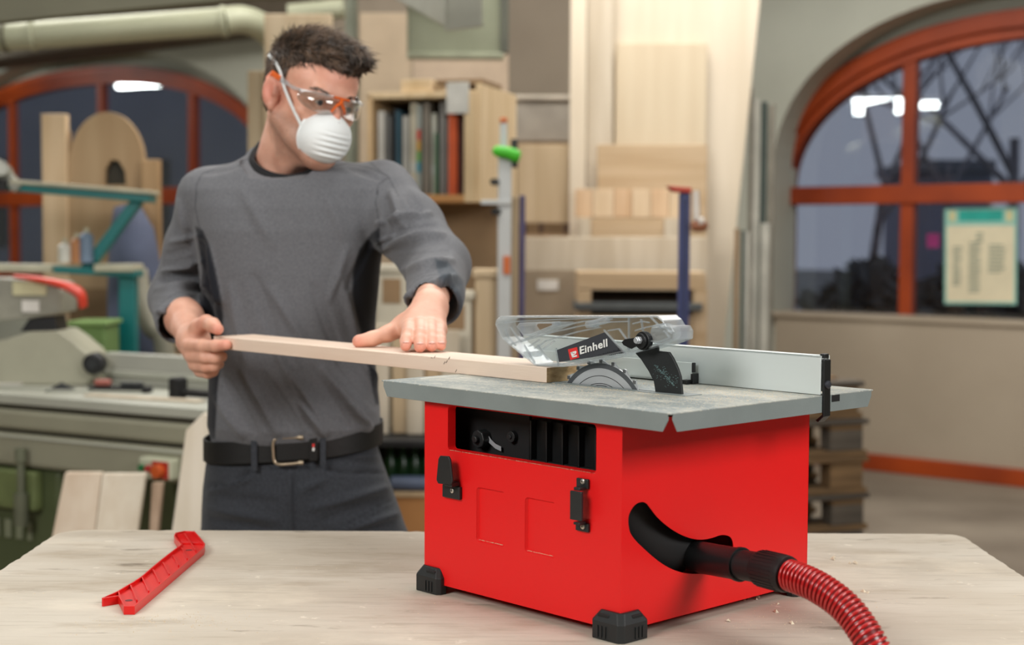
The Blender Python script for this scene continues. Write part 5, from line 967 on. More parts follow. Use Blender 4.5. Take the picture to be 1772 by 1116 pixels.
# shoulders and arms under the shirt
C2 = NB + np.array([0, .02, -.06])
for S in (S1, S2): sk.cap(C2, S + np.array([0, 0, -.015]), .052, .040, .03)
sk.cap(C2 + np.array([0, -.01, -.035]), C2 + np.array([0, 0, -.28]), .082, .085, .04)
sk.cap(S1, E1, .040, .034, .02); sk.cap(E1, E1*.5 + W1*.5, .035, .033, .02); sk.cap(E1*.5 + W1*.5, W1, .033, .024, .02)
sk.cap(S2, E2, .042, .036, .02); sk.cap(E2, E2*.5 + W2*.5, .036, .031, .02); sk.cap(E2*.5 + W2*.5, W2, .031, .026, .02)
# ---- flat hand on the board (his left)
def chain(pts, rr, k=.004, kk=None):
    for i in range(len(pts) - 1): sk.cap(vec(pts[i]), vec(pts[i + 1]), rr[i], rr[i + 1], k)
WR = (744, 531, 2.405)
mc_ = [(708, 565, 2.315), (727, 562, 2.315), (745, 563, 2.32), (760, 568, 2.325)]
for m_ in mc_: sk.cap(vec(m_) + np.array([0, .004, -.003]), vec(WR), .0130, .0200, .016)
sk.cap(vec((716, 560, 2.35)), vec((738, 548, 2.38)), .017, .018, .016); sk.cap(vec((712, 567, 2.335)), vec((692, 571, 2.352)), .0125, .0105, .014)
chain([mc_[0], (706, 579, 2.272), (703, 589, 2.252), (702, 598.2, 2.236)], [.0118, .0102, .0092, .0084])
chain([mc_[1], (727.5, 580, 2.266), (727, 590, 2.248), (726.5, 600.3, 2.230)], [.0118, .0102, .0094, .0087])
chain([mc_[2], (746.5, 580, 2.270), (747, 590, 2.250), (747, 599.2, 2.234)], [.0115, .0098, .0090, .0082])
chain([mc_[3], (761.5, 583, 2.276), (763, 591, 2.256), (763.5, 598.3, 2.240)], [.0105, .0088, .0080, .0074])
sk.cap(vec((730, 545, 2.385)), vec((700, 562, 2.362)), .020, .0165, .014); chain([(700, 562, 2.362), (672, 577, 2.345), (645, 586, 2.338), (621, 590.5, 2.333)], [.0160, .0122, .0108, .0104], .008)
# ---- gripping hand (his right)
sk.cap(W1, vec((340, 592, 2.63)), .0245, .024, .02); sk.cap(vec((334, 598, 2.618)), vec((341, 622, 2.615)), .0200, .0170, .016); sk.cap(vec((337, 585, 2.630)), vec((340, 604, 2.622)), .022, .020, .016)
chain([(329, 597, 2.602), (352, 598.5, 2.562), (373, 598.5, 2.540), (391, 597, 2.530)], [.0132, .0112, .0102, .0092], .005)
chain([(332, 616, 2.603), (354, 618, 2.563), (372, 619, 2.560), (384, 617, 2.575)], [.0122, .0108, .0102, .0094], .004)
chain([(337, 632, 2.608), (356, 635, 2.572), (371, 634, 2.570), (379, 630, 2.588)], [.0112, .0100, .0094, .0088], .004)
chain([(345, 643, 2.612), (359, 646, 2.588), (369, 643, 2.588), (373, 638, 2.60)], [.0098, .0090, .0082, .0076], .004)
chain([(338, 580, 2.632), (344, 566, 2.612), (357, 558, 2.590), (368, 562.5, 2.568), (376.5, 569.5, 2.551)], [.0170, .0140, .0118, .0112, .0104], .010)
def skin_mat():
    m = bpy.data.materials.new('skin'); m.use_nodes = True; nt = m.node_tree; N = nt.nodes; L = nt.links; b = N['Principled BSDF']; b.inputs['Roughness'].default_value = .5; b.inputs['Subsurface Weight'].default_value = .12; b.inputs['Subsurface Radius'].default_value = (1, .35, .2); b.inputs['Subsurface Scale'].default_value = .008
    tc = N.new('ShaderNodeTexCoord'); n = N.new('ShaderNodeTexNoise'); n.inputs['Scale'].default_value = 30; n.inputs['Detail'].default_value = 5; L.new(tc.outputs['Object'], n.inputs['Vector'])
    r = N.new('ShaderNodeValToRGB'); r.color_ramp.elements[0].position = .3; r.color_ramp.elements[1].position = .7; r.color_ramp.elements[0].color = srgb((212, 155, 131)); r.color_ramp.elements[1].color = srgb((232, 180, 156)); L.new(n.outputs['Fac'], r.inputs['Fac']); src = r.outputs['Color']
    n2 = N.new('ShaderNodeTexNoise'); n2.inputs['Scale'].default_value = 900; L.new(tc.outputs['Object'], n2.inputs['Vector'])
    for at, col, amt, noisy in (('red', (214, 112, 96), 1., 0), ('stubble', (112, 84, 68), .85, 1)):
        a = N.new('ShaderNodeAttribute'); a.attribute_name = at; f = a.outputs['Fac']
        if noisy: mm = N.new('ShaderNodeMath'); mm.operation = 'MULTIPLY'; mr = N.new('ShaderNodeMapRange'); mr.inputs['From Min'].default_value = .35; mr.inputs['From Max'].default_value = .6; mr.inputs['To Min'].default_value = .35; L.new(n2.outputs['Fac'], mr.inputs['Value']); L.new(f, mm.inputs[0]); L.new(mr.outputs['Result'], mm.inputs[1]); f = mm.outputs[0]
        sc = N.new('ShaderNodeMath'); sc.operation = 'MULTIPLY'; sc.inputs[1].default_value = amt; L.new(f, sc.inputs[0])
        mx = N.new('ShaderNodeMix'); mx.data_type = 'RGBA'; L.new(sc.outputs[0], mx.inputs[0]); L.new(src, mx.inputs[6]); mx.inputs[7].default_value = srgb(col); src = mx.outputs[2]
    L.new(src, b.inputs['Base Color']); bp = N.new('ShaderNodeBump'); bp.inputs['Strength'].default_value = .15; bp.inputs['Distance'].default_value = .001; L.new(n2.outputs['Fac'], bp.inputs['Height']); L.new(bp.outputs['Normal'], b.inputs['Normal']); return m
m_skin = skin_mat()
v, f = nets(sk, (-.76, 2.19, 1.11), (-.06, 2.98, 1.79), .0023)
# the board is rigid: skin does not enter it
SIa = np.array(SI); q = v @ SIa[:3, :3].T + SIa[:3, 3]; bt = TZ + .0213
inb = (q[:, 0] > -1.062) & (q[:, 0] < -.3) & (q[:, 1] > .1256) & (q[:, 1] < .208) & (q[:, 2] > TZ + .006) & (q[:, 2] < bt); v[inb, 2] += (bt - q[inb, 2])
inf = (q[:, 0] > -1.062) & (q[:, 1] > .1256) & (q[:, 1] < .135) & (q[:, 2] > TZ) & (q[:, 2] < TZ + .012) & inb; 
N_ = vnormals(v, f); hl_ = (v - HC) @ HB.T/HS
tips = [vec(p) for p in ((702, 602, 2.232), (726, 604, 2.226), (747, 603, 2.23), (763, 601, 2.237), (618, 592, 2.33), (392, 597, 2.53), (377, 572, 2.545), (352, 559, 2.59))]
red = np.zeros(len(v))
for t_ in tips: red = np.maximum(red, np.exp(-(np.linalg.norm(v - t_, axis=1)/.013)**2)*.5)
for s in (-1, 1): red = np.maximum(red, .55*np.exp(-(np.linalg.norm(hl_ - np.array([s*.085, -.01, -.005]), axis=1)/.03)**2))
red = np.maximum(red, .4*np.exp(-(np.linalg.norm(hl_ - np.array([0, .11, -.03]), axis=1)/.02)**2)); red = np.maximum(red, .25*np.exp(-(np.linalg.norm((hl_ - np.array([0, .08, .05]))/np.array([.06, .05, .02]), axis=1))**2))
jl = np.clip((-.035 - hl_[:, 2] - .25*np.clip(hl_[:, 1], -.02, .1) + .012)/.018, 0, 1)*np.clip((hl_[:, 1] + .012)/.012, 0, 1)*np.clip((hl_[:, 2] + .135)/.02, 0, 1)*(np.abs(hl_[:, 0]) < .09)
sb_ = np.clip((np.abs(hl_[:, 0]) - .06)/.01, 0, 1)*np.exp(-((hl_[:, 1] - .012)/.010)**2)*np.clip((hl_[:, 2] + .05)/.02, 0, 1)*(hl_[:, 2] < .05)
body = npmesh('body', v, f, m_skin, man, {'red': red, 'stubble': np.clip(np.maximum(jl*.75, sb_*.8), 0, 1)})
# finger nails
m_nail = mat('nail', (232, 176, 160), .3)
for c, dr in (((702, 596.5, 2.2295), None), ((726.5, 598.5, 2.2225), None), ((747, 597.5, 2.227), None), ((763.5, 597, 2.2335), None)):
    n_ = SDF(); n_.ell(vec(c) + np.array([0, .0045, .0032]), (.0052, .0062, .0022), None, .001); nv, nf = nets(n_, vec(c) - .012, vec(c) + .016, .0008, slack=.01); npmesh('nail', nv, nf, m_nail, body)
# ---- eyes
m_eye = mat('eye_white', (214, 206, 200), .2, var=.02); m_iris = mat('iris', (74, 92, 110), .2)
for s in (-1, 1):
    c = hw((s*.032, .0795, .001)); h = MB(); h.tube([c - Ff*.012, c - Ff*.0085, c, c + Ff*.007, c + Ff*.0105, c + Ff*.0122], [.002, .0085, .0122, .0098, .0058, .001], 18); e = h.build('eye', m_eye, man, smooth=True)
    g = Ff*.97 + Ll*.12 - Uu*.15; g /= np.linalg.norm(g); h = MB(); h.tube([c + g*.0108, c + g*.0124], [.0058, .0052], 16); h.build('iris', m_iris, e); h = MB(); h.tube([c + g*.0122, c + g*.0127], [.0026, .0024], 12); h.build('pupil', m_dark, e)
# ---- hair
hr = SDF(); EH = lambda c, r, k=.015, op='u': hr.ell(hw(c), np.array(r)*HS, HB, k, op)
EH((0, -.018, .040), (.0825, .103, .0865)); EH((0, .030, .092), (.060, .066, .028), .02); EH((.012, .068, .088), (.050, .030, .022), .02)
EH((0, -.062, -.01), (.062, .046, .060), .02)
# cut away face, ears, nape
hr.add(lambda P: -((((P - HC) @ HB.T)/HS) @ np.array([0, -.80, .60]) + .0225), HC - .3, HC + .3, .01, 'i')
def facecut(P):
    q = ((P - HC) @ HB.T)/HS; x, y, z = np.abs(q[:, 0]), q[:, 1], q[:, 2]
    fr = np.maximum(y - .018 - .42*np.clip(z - .02, 0, .05)/.05*.075, -(z - .068 + .010*np.cos(q[:, 0]*40)) )   # forehead and temples
    a = np.minimum(y - .020, .050 + .10*np.clip(y - .02, 0, .03) - z)      # in front of the hairline and below its top
    b = np.minimum(.028 - z, np.minimum(y + .030, .5))     # below the side burns, in front of the ears' back
    c = -.045 - z                            # nape
    return np.maximum(np.maximum(a, b), c)
hr.p = hr.p[:-1]; hr.add(lambda P: facecut(P)*1.0, HC - .3, HC + .3, .01, 'i')
hv, hf = nets(hr, HC - .15, HC + .16, .0026); HN = vnormals(hv, hf)
hq = ((hv - HC) @ HB.T)/HS; hv = hv + HN*(.0016*np.sin(hq[:, 0]*310 + 5*np.sin(hq[:, 1]*60))*np.sin(hq[:, 1]*150 + hq[:, 2]*90))[:, None]
m_hair = mat('hair_brown', (74, 58, 46), .55, var=.2, scale=60, bump=.4, bscale=260, col2=(44, 34, 27)); m_hairs = mat('hair_strand', (112, 90, 72), .45, var=.25, scale=40, col2=(46, 36, 28), fac=(.4, .6))
hair = npmesh('hair', hv, hf, m_hair, man)
sel = RNG.choice(len(hv), 9000); pv = []; pf = []
inner = ((hv - HC) @ HB.T)/HS
for i in sel:
    q = inner[i]; n_ = HN[i]; nl = HB @ n_
    if nl @ (q - np.array([0, -.01, .02])) < 0: continue
    top = np.clip((q[2] - .045)/.05, 0, 1); fl_ = np.array([.55*np.sin(q[1]*30 + 1.) + .45, .9, .15])*top + np.array([0, -.35 + .3*RNG.random(), -1.])*(1 - top); fl_ = fl_ - nl*(fl_ @ nl); fl_ = fl_/(np.linalg.norm(fl_) + 1e-9) + RNG.normal(0, .22, 3)
    L = (.010 + .018*top)*(.6 + .7*RNG.random()); d = (fl_*.9 + nl*(.30 + .28*top)) @ HB; p0 = hv[i] - n_*.001; r_ = .0005 + .0004*RNG.random(); sd = np.cross(d, n_); sd = sd/(np.linalg.norm(sd) + 1e-9)*r_; k = len(pv)
    p1 = p0 + d*L*.5; p2 = p0 + d*L - n_*L*.28; up_ = n_*r_
    pv += [p0 - sd, p0 + sd, p0 + up_, p1 - sd*.8, p1 + sd*.8, p1 + up_*.8, p2]; pf += [(k, k + 1, k + 4, k + 3), (k + 1, k + 2, k + 5, k + 4), (k + 2, k, k + 3, k + 5), (k + 3, k + 4, k + 6, k + 6), (k + 4, k + 5, k + 6, k + 6), (k + 5, k + 3, k + 6, k + 6)]
h = MB(); h.v = [tuple(p) for p in pv]; h.f = [t[:3] if t[2] == t[3] else t for t in pf]; h.mi = [0]*len(h.f); o = h.build('strands', m_hairs, hair); o['kind'] = 'stuff'
for s in (-1, 1):      # eyebrows
    h = MB()
    for _ in range(90):
        t = random.random(); p = hw((s*(.016 + .036*t), .0945 - .012*t*t, .0165 + .006*math.sin(t*2.6) + random.gauss(0, .0014))); d = Ll*s*.006 + Uu*random.uniform(-.001, .003); h.tube([p, p + d*.5 + Ff*.0006, p + d], [.0005, .0005, .0001], 3)
    o = h.build('eyebrow', m_hairs, man); o['kind'] = 'stuff'
# ---- shirt
sh = SDF()
def loft(rows, D, e=2.3):
    zz = []; cx = []; aa = []; bb = []; cy = []
    for y, xl, xr, b, dy in rows: l, r = V(xl, y, D), V(xr, y, D); zz.append((l.z + r.z)/2); cx.append((l.x + r.x)/2); aa.append((r.x - l.x)/2); bb.append(b); cy.append(D + dy)
    o = np.argsort(zz); zz, cx, aa, bb, cy = [np.array(a_)[o] for a_ in (zz, cx, aa, bb, cy)]
    def fn(P):
        z = P[:, 2]; c = np.interp(z, zz, cx); a = np.interp(z, zz, aa); b = np.interp(z, zz, bb); y0 = np.interp(z, zz, cy)
        k = ((np.abs(P[:, 0] - c)/a)**e + (np.abs(P[:, 1] - y0)/b)**e)**(1/e); d = (k - 1)*np.minimum(a, b); return np.maximum(d, np.maximum(zz[0] - z, z - zz[-1]))
    return fn, zz, cx, aa, bb, cy
rows = [(268, 438, 552, .062, .0), (280, 408, 590, .080, .0), (292, 372, 632, .092, .0), (308, 348, 668, .104, .0), (330, 338, 684, .114, -.004), (360, 338, 680, .122, -.008), (400, 341, 668, .128, -.01), (470, 350, 657, .126, -.01), (540, 358, 650, .122, -.008), (600, 362, 648, .120, -.006), (660, 364, 652, .122, -.006), (705, 364, 656, .128, -.008), (732, 364, 656, .128, -.008), (748, 368, 650, .122, -.006), (765, 374, 644, .112, -.004), (800, 374, 644, .10, .0)]
tf, tz_, tcx, taa, tbb, tcy = loft(rows, DT)
sh.add(tf, (-.75, 2.6, .9), (-.1, 3.1, 1.6), .02)
sh.cap(NB + np.array([0, .004, -.03]), NB + np.array([.0, .004, .012]), .074, .069, .03)
S1b = S1 + np.array([.01, 0, .0])
sh.cap(NB + np.array([-.05, 0, -.05]), S1b, .045, .046, .04); sh.cap(NB + np.array([.05, 0, -.05]), S2, .046, .050, .04)
M1 = S1*.5 + E1*.5; sh.cap(S1b, M1, .052, .046, .03); sh.cap(M1, E1, .046, .052, .02); CU1 = vec((307, 556, 2.80)); sh.cap(E1, CU1, .052, .043, .02)
M2 = S2*.5 + E2*.5; sh.cap(S2, M2, .055, .058, .035); sh.cap(M2, E2, .060, .057, .03); CU2 = vec((751, 524, 2.475)); sh.cap(E2, CU2, .056, .047, .02)
d1_ = (W1 - E1)/np.linalg.norm(W1 - E1); d2_ = (W2 - E2)/np.linalg.norm(W2 - E2)
def cutcap(c, d, r, L=.25):    # removes everything beyond the cuff inside a cylinder
    return lambda P: np.maximum(-((P - c) @ d), np.linalg.norm(P - c - ((P - c) @ d)[:, None]*d, axis=1) - r)
d1c = d1_*.8 + np.array([.35, 0, .1]); d1c /= np.linalg.norm(d1c); d2c = d2_*.95 + np.array([-.10, 0, -.35]); d2c /= np.linalg.norm(d2c)
sh.add(cutcap(CU1 + d1c*.010, d1c, .07), CU1 - .1, CU1 + .14, .004, 's'); sh.add(cutcap(CU2 + d2c*.008, d2c, .075), CU2 - .1, CU2 + .14, .004, 's')
sh.cap(CU1 - d1_*.02, CU1 + d1_*.08, .0365, .034, .003, 's'); sh.cap(CU2 - d2_*.03, CU2 + d2_*.08, .0400, .038, .003, 's')
cA_, cB_, cL_, cR_ = vec((498, 310, 2.785)), vec((500, 244, 2.96)), vec((434, 279, 2.855)), vec((560, 278, 2.85))
cc_ = (cA_ + cB_)/2; ey_ = (cB_ - cA_); cby = np.linalg.norm(ey_)/2; ey_ /= np.linalg.norm(ey_); ex_ = np.array([1., 0, 0]); cax = (cR_[0] - cL_[0])/2; ez_ = np.cross(ex_, ey_); cc_[0] = (cR_[0] + cL_[0])/2
def neckcut(P):
    q = P - cc_; x, y, z = q @ ex_, q @ ey_, q @ ez_; return np.maximum((np.sqrt((x/(cax - .003))**2 + (y/(cby - .003))**2) - 1)*cax, -z - .022)
sh.add(neckcut, cc_ - .14, cc_ + .2, .004, 's')
sh.add(lambda P: ((P - cc_) @ ez_) - .004 - .25*np.maximum(0, np.sqrt(((P - cc_) @ ex_/cax)**2 + ((P - cc_) @ ey_/cby)**2) - 1)*0 - np.where(np.sqrt(((P - cc_) @ ex_/cax)**2 + ((P - cc_) @ ey_/cby)**2) < 1.25, 0, 9), cc_ - .14, cc_ + .2, .004, 'i')
v, f = nets(sh, (-.78, 2.40, .94), (-.05, 3.06, 1.60), .0034); N_ = vnormals(v, f)
FS = [(655, 388, 742, 372, 7, 4), (660, 408, 752, 392, 6, -4), (664, 430, 765, 408, 7, 5), (676, 452, 775, 436, 6, -4), (684, 470, 782, 452, 7, 5), (694, 498, 770, 462, 6, -4), (704, 512, 786, 480, 7, 5), (716, 528, 792, 494, 5, -3), (690, 470, 700, 524, 6, 4), (678, 335, 700, 395, 8, 3), (700, 330, 728, 372, 8, -3), (668, 345, 672, 420, 6, -4), (655, 420, 690, 400, 5, 4),
      (560, 640, 636, 742, 9, 5), (590, 628, 655, 705, 8, -5), (612, 612, 660, 672, 8, 5), (520, 622, 602, 738, 9, -4), (500, 640, 566, 745, 8, 4), (455, 650, 520, 750, 9, -4), (420, 640, 480, 748, 9, 4), (388, 655, 440, 745, 9, -4), (376, 690, 420, 752, 8, 4), (470, 500, 532, 600, 11, 3), (440, 480, 480, 600, 11, -3), (545, 500, 590, 620, 11, -3), (590, 480, 622, 600, 9, 3), (400, 500, 430, 640, 10, 3), (520, 700, 560, 752, 6, 5), (600, 700, 640, 738, 6, 4), (460, 560, 510, 680, 9, 3),
      (350, 420, 372, 520, 5, -5), (362, 430, 385, 560, 7, 4), (600, 430, 570, 520, 8, 2.5), (640, 420, 600, 500, 6, -3), (420, 330, 470, 420, 12, 2), (560, 330, 600, 420, 12, 2), (360, 300, 420, 282, 5, -2), (600, 288, 660, 312, 5, -2),
      (284, 470, 350, 452, 6, 4), (278, 486, 356, 472, 5, -4), (272, 502, 354, 494, 6, 4), (268, 520, 344, 516, 5, -4), (268, 540, 330, 535, 6, 3), (298, 420, 346, 408, 6, 3), (292, 440, 350, 428, 5, -3), (312, 350, 330, 420, 7, 2.5), (330, 400, 345, 470, 6, -4)]
FS = [(a_, b_, c_, d_, w_, g_*(1.6 if (min(a_, c_) > 640 and max(b_, d_) < 545) or max(a_, c_) < 358 else 1.15)) for a_, b_, c_, d_, w_, g_ in FS]
v = folds(v, N_, FS); rn = RNG.random((6, 3))*30
v = v + N_*(sum(np.sin(v @ rn[i] + i*2.1) for i in range(6))*.0007)[:, None]
Q = proj(v); N_ = vnormals(v, f); dt_ = np.abs(tf(v)); arm = np.zeros(len(v))
arm = np.minimum(seg_d(v, S1b, E1)[0] - .05, np.minimum(seg_d(v, S2, E2)[0] - .062, np.minimum(seg_d(v, E1, CU1)[0] - .05, seg_d(v, E2, CU2)[0] - .056)))
a_ = np.interp(v[:, 2], tz_, taa); side = np.abs(v[:, 0] - np.interp(v[:, 2], tz_, tcx))/a_
gl = poly_sd(Q, [(338, 392), (350, 398), (362, 425), (372, 465), (381, 510), (386, 548), (384, 600), (376, 680), (372, 760), (340, 760), (340, 560), (350, 470), (344, 430)]); gr = poly_sd(Q, [(657, 392), (645, 402), (622, 432), (611, 470), (610, 510), (620, 560), (632, 600), (640, 650), (650, 700), (670, 700), (680, 480), (668, 450), (658, 420)])
back = N_[:, 1] > .15
g_ = np.minimum(gl, gr); g_ = np.where(back, np.where((side > .93) & (v[:, 2] < 1.43), -5, 5), g_); gus = np.clip(-g_/1.5, -1, 1)*.5 + .5; gus[(arm < .0) & (Q[:, 1] > 395)*1 > 0] = 0
pat = np.clip(-poly_sd(Q, [(752, 448), (775, 452), (802, 486), (804, 548), (786, 580), (776, 548), (772, 506), (760, 480)])/2, -1, 1)*.5 + .5; pat[back] = 0
sm = np.full(len(v), 99.)
for pl in ([(432, 275), (400, 282), (372, 292), (350, 300)], [(345, 395), (338, 360), (340, 320), (350, 300)], [(560, 290), (600, 283), (640, 290), (672, 306)], [(657, 392), (650, 350), (655, 320), (672, 306)], [(628, 268), (650, 290), (672, 306), (690, 340)], [(338, 392), (350, 398), (362, 425), (372, 465), (381, 510), (386, 548)], [(645, 402), (622, 432), (611, 470), (610, 510), (620, 560), (632, 600)]):
    for i in range(len(pl) - 1): sm = np.minimum(sm, seg_d(Q, pl[i], pl[i + 1])[0])
cuf = np.minimum(np.abs(np.abs((v - CU1) @ d1c + .012)), 1)*0 + np.where((seg_d(v, CU1, CU1 + d1c*.01)[0] < .07), np.abs((v - CU1) @ d1c + .018), 1); cuf = np.minimum(cuf, np.where(seg_d(v, CU2, CU2 + d2c*.01)[0] < .08, np.abs((v - CU2) @ d2c + .022), 1))
seam = np.maximum(np.clip(1 - sm/1.6, 0, 1)*(~back), np.clip(1 - cuf/.002, 0, 1)*.8)
def cloth_mat(name, base, base2, attrs, rough=.9, sc=260, sheen=.15):
    m = mat(name, base, rough, 0, .1, sc, .3, 1400, (1, 1, 1), .15, base2, sheen=sheen); nt = m.node_tree; N = nt.nodes; L = nt.links; b = N['Principled BSDF']; src = b.inputs['Base Color'].links[0].from_socket
    for at, col, amt in attrs:
        a = N.new('ShaderNodeAttribute'); a.attribute_name = at; s = N.new('ShaderNodeMath'); s.operation = 'MULTIPLY'; s.inputs[1].default_value = amt; L.new(a.outputs['Fac'], s.inputs[0]); mx = N.new('ShaderNodeMix'); mx.data_type = 'RGBA'; L.new(s.outputs[0], mx.inputs[0]); L.new(src, mx.inputs[6]); mx.inputs[7].default_value = srgb(col); src = mx.outputs[2]
    L.new(src, b.inputs['Base Color']); return m
m_shirt = cloth_mat('shirt_grey', (110, 111, 115), (99, 100, 104), [('gusset', (32, 34, 40), 1.), ('patch', (66, 74, 82), .8), ('seam', (52, 53, 58), .8)])
shirt = npmesh('shirt', v, f, m_shirt, man, {'gusset': gus, 'patch': pat, 'seam': seam})
shirt['label'] = 'grey long-sleeved shirt with dark side panels'
# black ribbed collar
cp = [vec(p) for p in ((446, 252, 2.93), (436, 266, 2.89), (434, 279, 2.855), (445, 293, 2.82), (468, 304, 2.80), (498, 309, 2.79), (528, 304, 2.797), (550, 293, 2.815), (560, 278, 2.85), (553, 262, 2.89), (530, 250, 2.94), (500, 244, 2.96), (470, 245, 2.96))]
cp = [tuple(c) for c in cp]; cl_ = spline(cp + [cp[0]], 6); h = MB(); nn_ = len(cl_); rg = []
for i, p in enumerate(cl_):
    c0 = Vector(NB) + Vector((0, .005, 0)); o_ = (p - c0); o_.z = 0; o_.normalize(); u_ = Vector((0, 0, 1)) - o_*.35; u_.normalize()
    rg += [p + u_*.0085 - o_*.004, p + u_*.0085 + o_*.0015, p + o_*.004, p - u_*.0085 + o_*.004, p - u_*.0095, p - o_*.004]
h.add(rg, [(i*6 + k, i*6 + (k + 1) % 6, (i + 1)*6 + (k + 1) % 6, (i + 1)*6 + k) for i in range(nn_ - 1) for k in range(6)]); h.build('collar', mat('collar_black', (22, 22, 25), .9, bump=.4, bscale=500), man, smooth='auto', ang=60)
# ---- trousers
tr = SDF(); rows2 = [(742, 372, 646, .108, .0), (770, 366, 652, .116, -.002), (796, 360, 660, .124, -.002), (840, 354, 676, .128, .0), (880, 351, 690, .128, .004), (920, 349, 703, .126, .008), (965, 347, 715, .124, .01), (1010, 346, 722, .118, .01)]
pf_ = loft(rows2, 2.89, 2.35)[0]; tr.add(pf_, (-.75, 2.7, .5), (-.05, 3.1, 1.1), .02)
hA, hB_ = vec((430, 980, 2.90)), vec((625, 985, 2.90)); kA, kB = np.array([-.55, 2.90, .46]), np.array([-.25, 2.86, .46]); fA, fB = np.array([-.57, 2.95, .09]), np.array([-.23, 2.93, .09])
tr.cap(hA, kA, .096, .070, .03); tr.cap(kA, fA, .068, .060, .03); tr.cap(hB_, kB, .096, .070, .03); tr.cap(kB, fB, .068, .060, .03)
v, f = nets(tr, (-.72, 2.68, .07), (-.08, 3.08, 1.045), .0048); N_ = vnormals(v, f)
v = folds(v, N_, [(362, 842, 400, 838, 4, -3), (400, 838, 436, 816, 4, -3), (362, 850, 438, 826, 6, 3), (560, 812, 600, 818, 4, -3), (600, 818, 668, 818, 4, -3), (503, 812, 507, 918, 4, 3), (520, 850, 560, 830, 8, 3), (540, 880, 690, 838, 8, 4), (560, 900, 695, 858, 7, -4), (590, 918, 700, 885, 7, 4), (360, 880, 480, 900, 9, 3), (370, 900, 470, 918, 7, -3), (380, 860, 470, 870, 9, -2.5), (600, 790, 660, 790, 7, 3)])
Q = proj(v); sm = np.full(len(v), 99.)
for pl in ([(362, 843), (400, 839), (420, 830), (436, 816)], [(560, 811), (600, 817), (668, 817)], [(505, 812), (508, 925)], [(566, 925), (620, 895), (680, 862)], [(573, 931), (627, 901), (687, 868)]):
    for i in range(len(pl) - 1): sm = np.minimum(sm, seg_d(Q, pl[i], pl[i + 1])[0])
m_tr = cloth_mat('trousers_grey', (62, 65, 71), (50, 53, 58), [('seam', (34, 36, 40), .8)], .85)
npmesh('trousers', v, f, m_tr, man, {'seam': np.clip(1 - sm/1.8, 0, 1)*(N_[:, 1] < 0)})
for k, fc_ in enumerate((fA, fB)):
    s_ = SDF(); s_.cap(fc_ + np.array([0, .02, -.035]), fc_ + np.array([-.02 + .04*k, -.17, -.045]), .048, .042, .02); s_.cap(fc_, fc_ + np.array([0, 0, -.04]), .05, .05, .02); s_.add(lambda P: -(P[:, 2] - .001), (-1, 2, -.1), (0, 4, .3), .004, 'i'); sv, sf = nets(s_, fc_ - np.array([.12, .28, .1]), fc_ + .12, .006); npmesh('shoe', sv, sf, m_blk2, man)
# ---- belt
m_belt = mat('belt_black', (15, 15, 16), .5, bump=.2); bl0, br0 = V(362, 762, 2.89), V(656, 742, 2.89); cx_ = (bl0.x + br0.x)/2; ax = (br0.x - bl0.x)/2 + .004
def bpt(th, off=0, dz=0): c_, s_ = math.cos(th), math.sin(th); e = 2/2.4; return Vector((cx_ + (ax + off)*math.copysign(abs(c_)**e, c_), 2.888 - (.128 + off)*math.copysign(abs(s_)**e, s_), 1.006 + .016*c_ - .004*s_ + dz))
h = MB(); nb = 72; rg = []
for i in range(nb):
    t = 2*PI*i/nb; rg += [bpt(t, 0, .021), bpt(t, .0035, .021), bpt(t, .0035, -.021), bpt(t, 0, -.021)]
h.add(rg, [(i*4 + k, i*4 + (k + 1) % 4, ((i + 1) % nb)*4 + (k + 1) % 4, ((i + 1) % nb)*4 + k) for i in range(nb) for k in range(4)]); belt = h.build('belt', m_belt, man, bevel=.001, smooth='auto')
def belt_th(px): 
    best = min((abs(proj(np.array(bpt(t, .004)))[0] - px), t) for t in np.linspace(.05, PI - .05, 300)); return best[1]
def patchb(x0, x1, z0, z1, o0, o1, nm, m_, par):
    h = MB(); t0, t1 = belt_th(x0), belt_th(x1); rg = []
    for i in range(7):
        t = t0 + (t1 - t0)*i/6; rg += [bpt(t, o0, z1), bpt(t, o1, z1), bpt(t, o1, z0), bpt(t, o0, z0)]
    h.add(rg, [(i*4 + k, i*4 + (k + 1) % 4, (i + 1)*4 + (k + 1) % 4, (i + 1)*4 + k) for i in range(6) for k in range(4)] + [(0, 1, 2, 3), (27, 26, 25, 24)]); return h.build(nm, m_, par, bevel=.0008)
m_buck = mat('buckle_nickel', (214, 196, 170), .3, .85)
h = MB(); h.tube(spline([bpt(belt_th(x), .009, z) for x, z in ((519, .0235), (498, .0245), (477, .022), (474.5, .0), (478, -.022), (500, -.0245), (522, -.0235))], 4), .0028, 10); buck = h.build('buckle', m_buck, belt, smooth=True)
for z in (.0235, -.0235): h = MB(); h.cyl(bpt(belt_th(520), .010, z) - Vector((.004, 0, 0)), bpt(belt_th(520), .010, z) + Vector((.005, 0, 0)), .0042, 12); h.build('buckle_roller', m_buck, belt)
patchb(478, 545, -.0185, .0185, .0035, .0062, 'belt_tip', m_belt, belt); patchb(535, 548, -.023, .023, .0062, .0085, 'belt_keeper', m_belt, belt)
patchb(539.5, 543.5, .003, .009, .0085, .0092, 'red_mark', mat('logo_red', (226, 52, 50)), belt); patchb(539.5, 543.5, -.004, .002, .0085, .0092, 'pale_mark', mat('logo_white', (240, 240, 236)), belt)
for x in (441, 558): patchb(x - 5, x + 5, -.034, .030, .0045 if x < 500 else .006, .0085, 'belt_loop', m_tr, man)
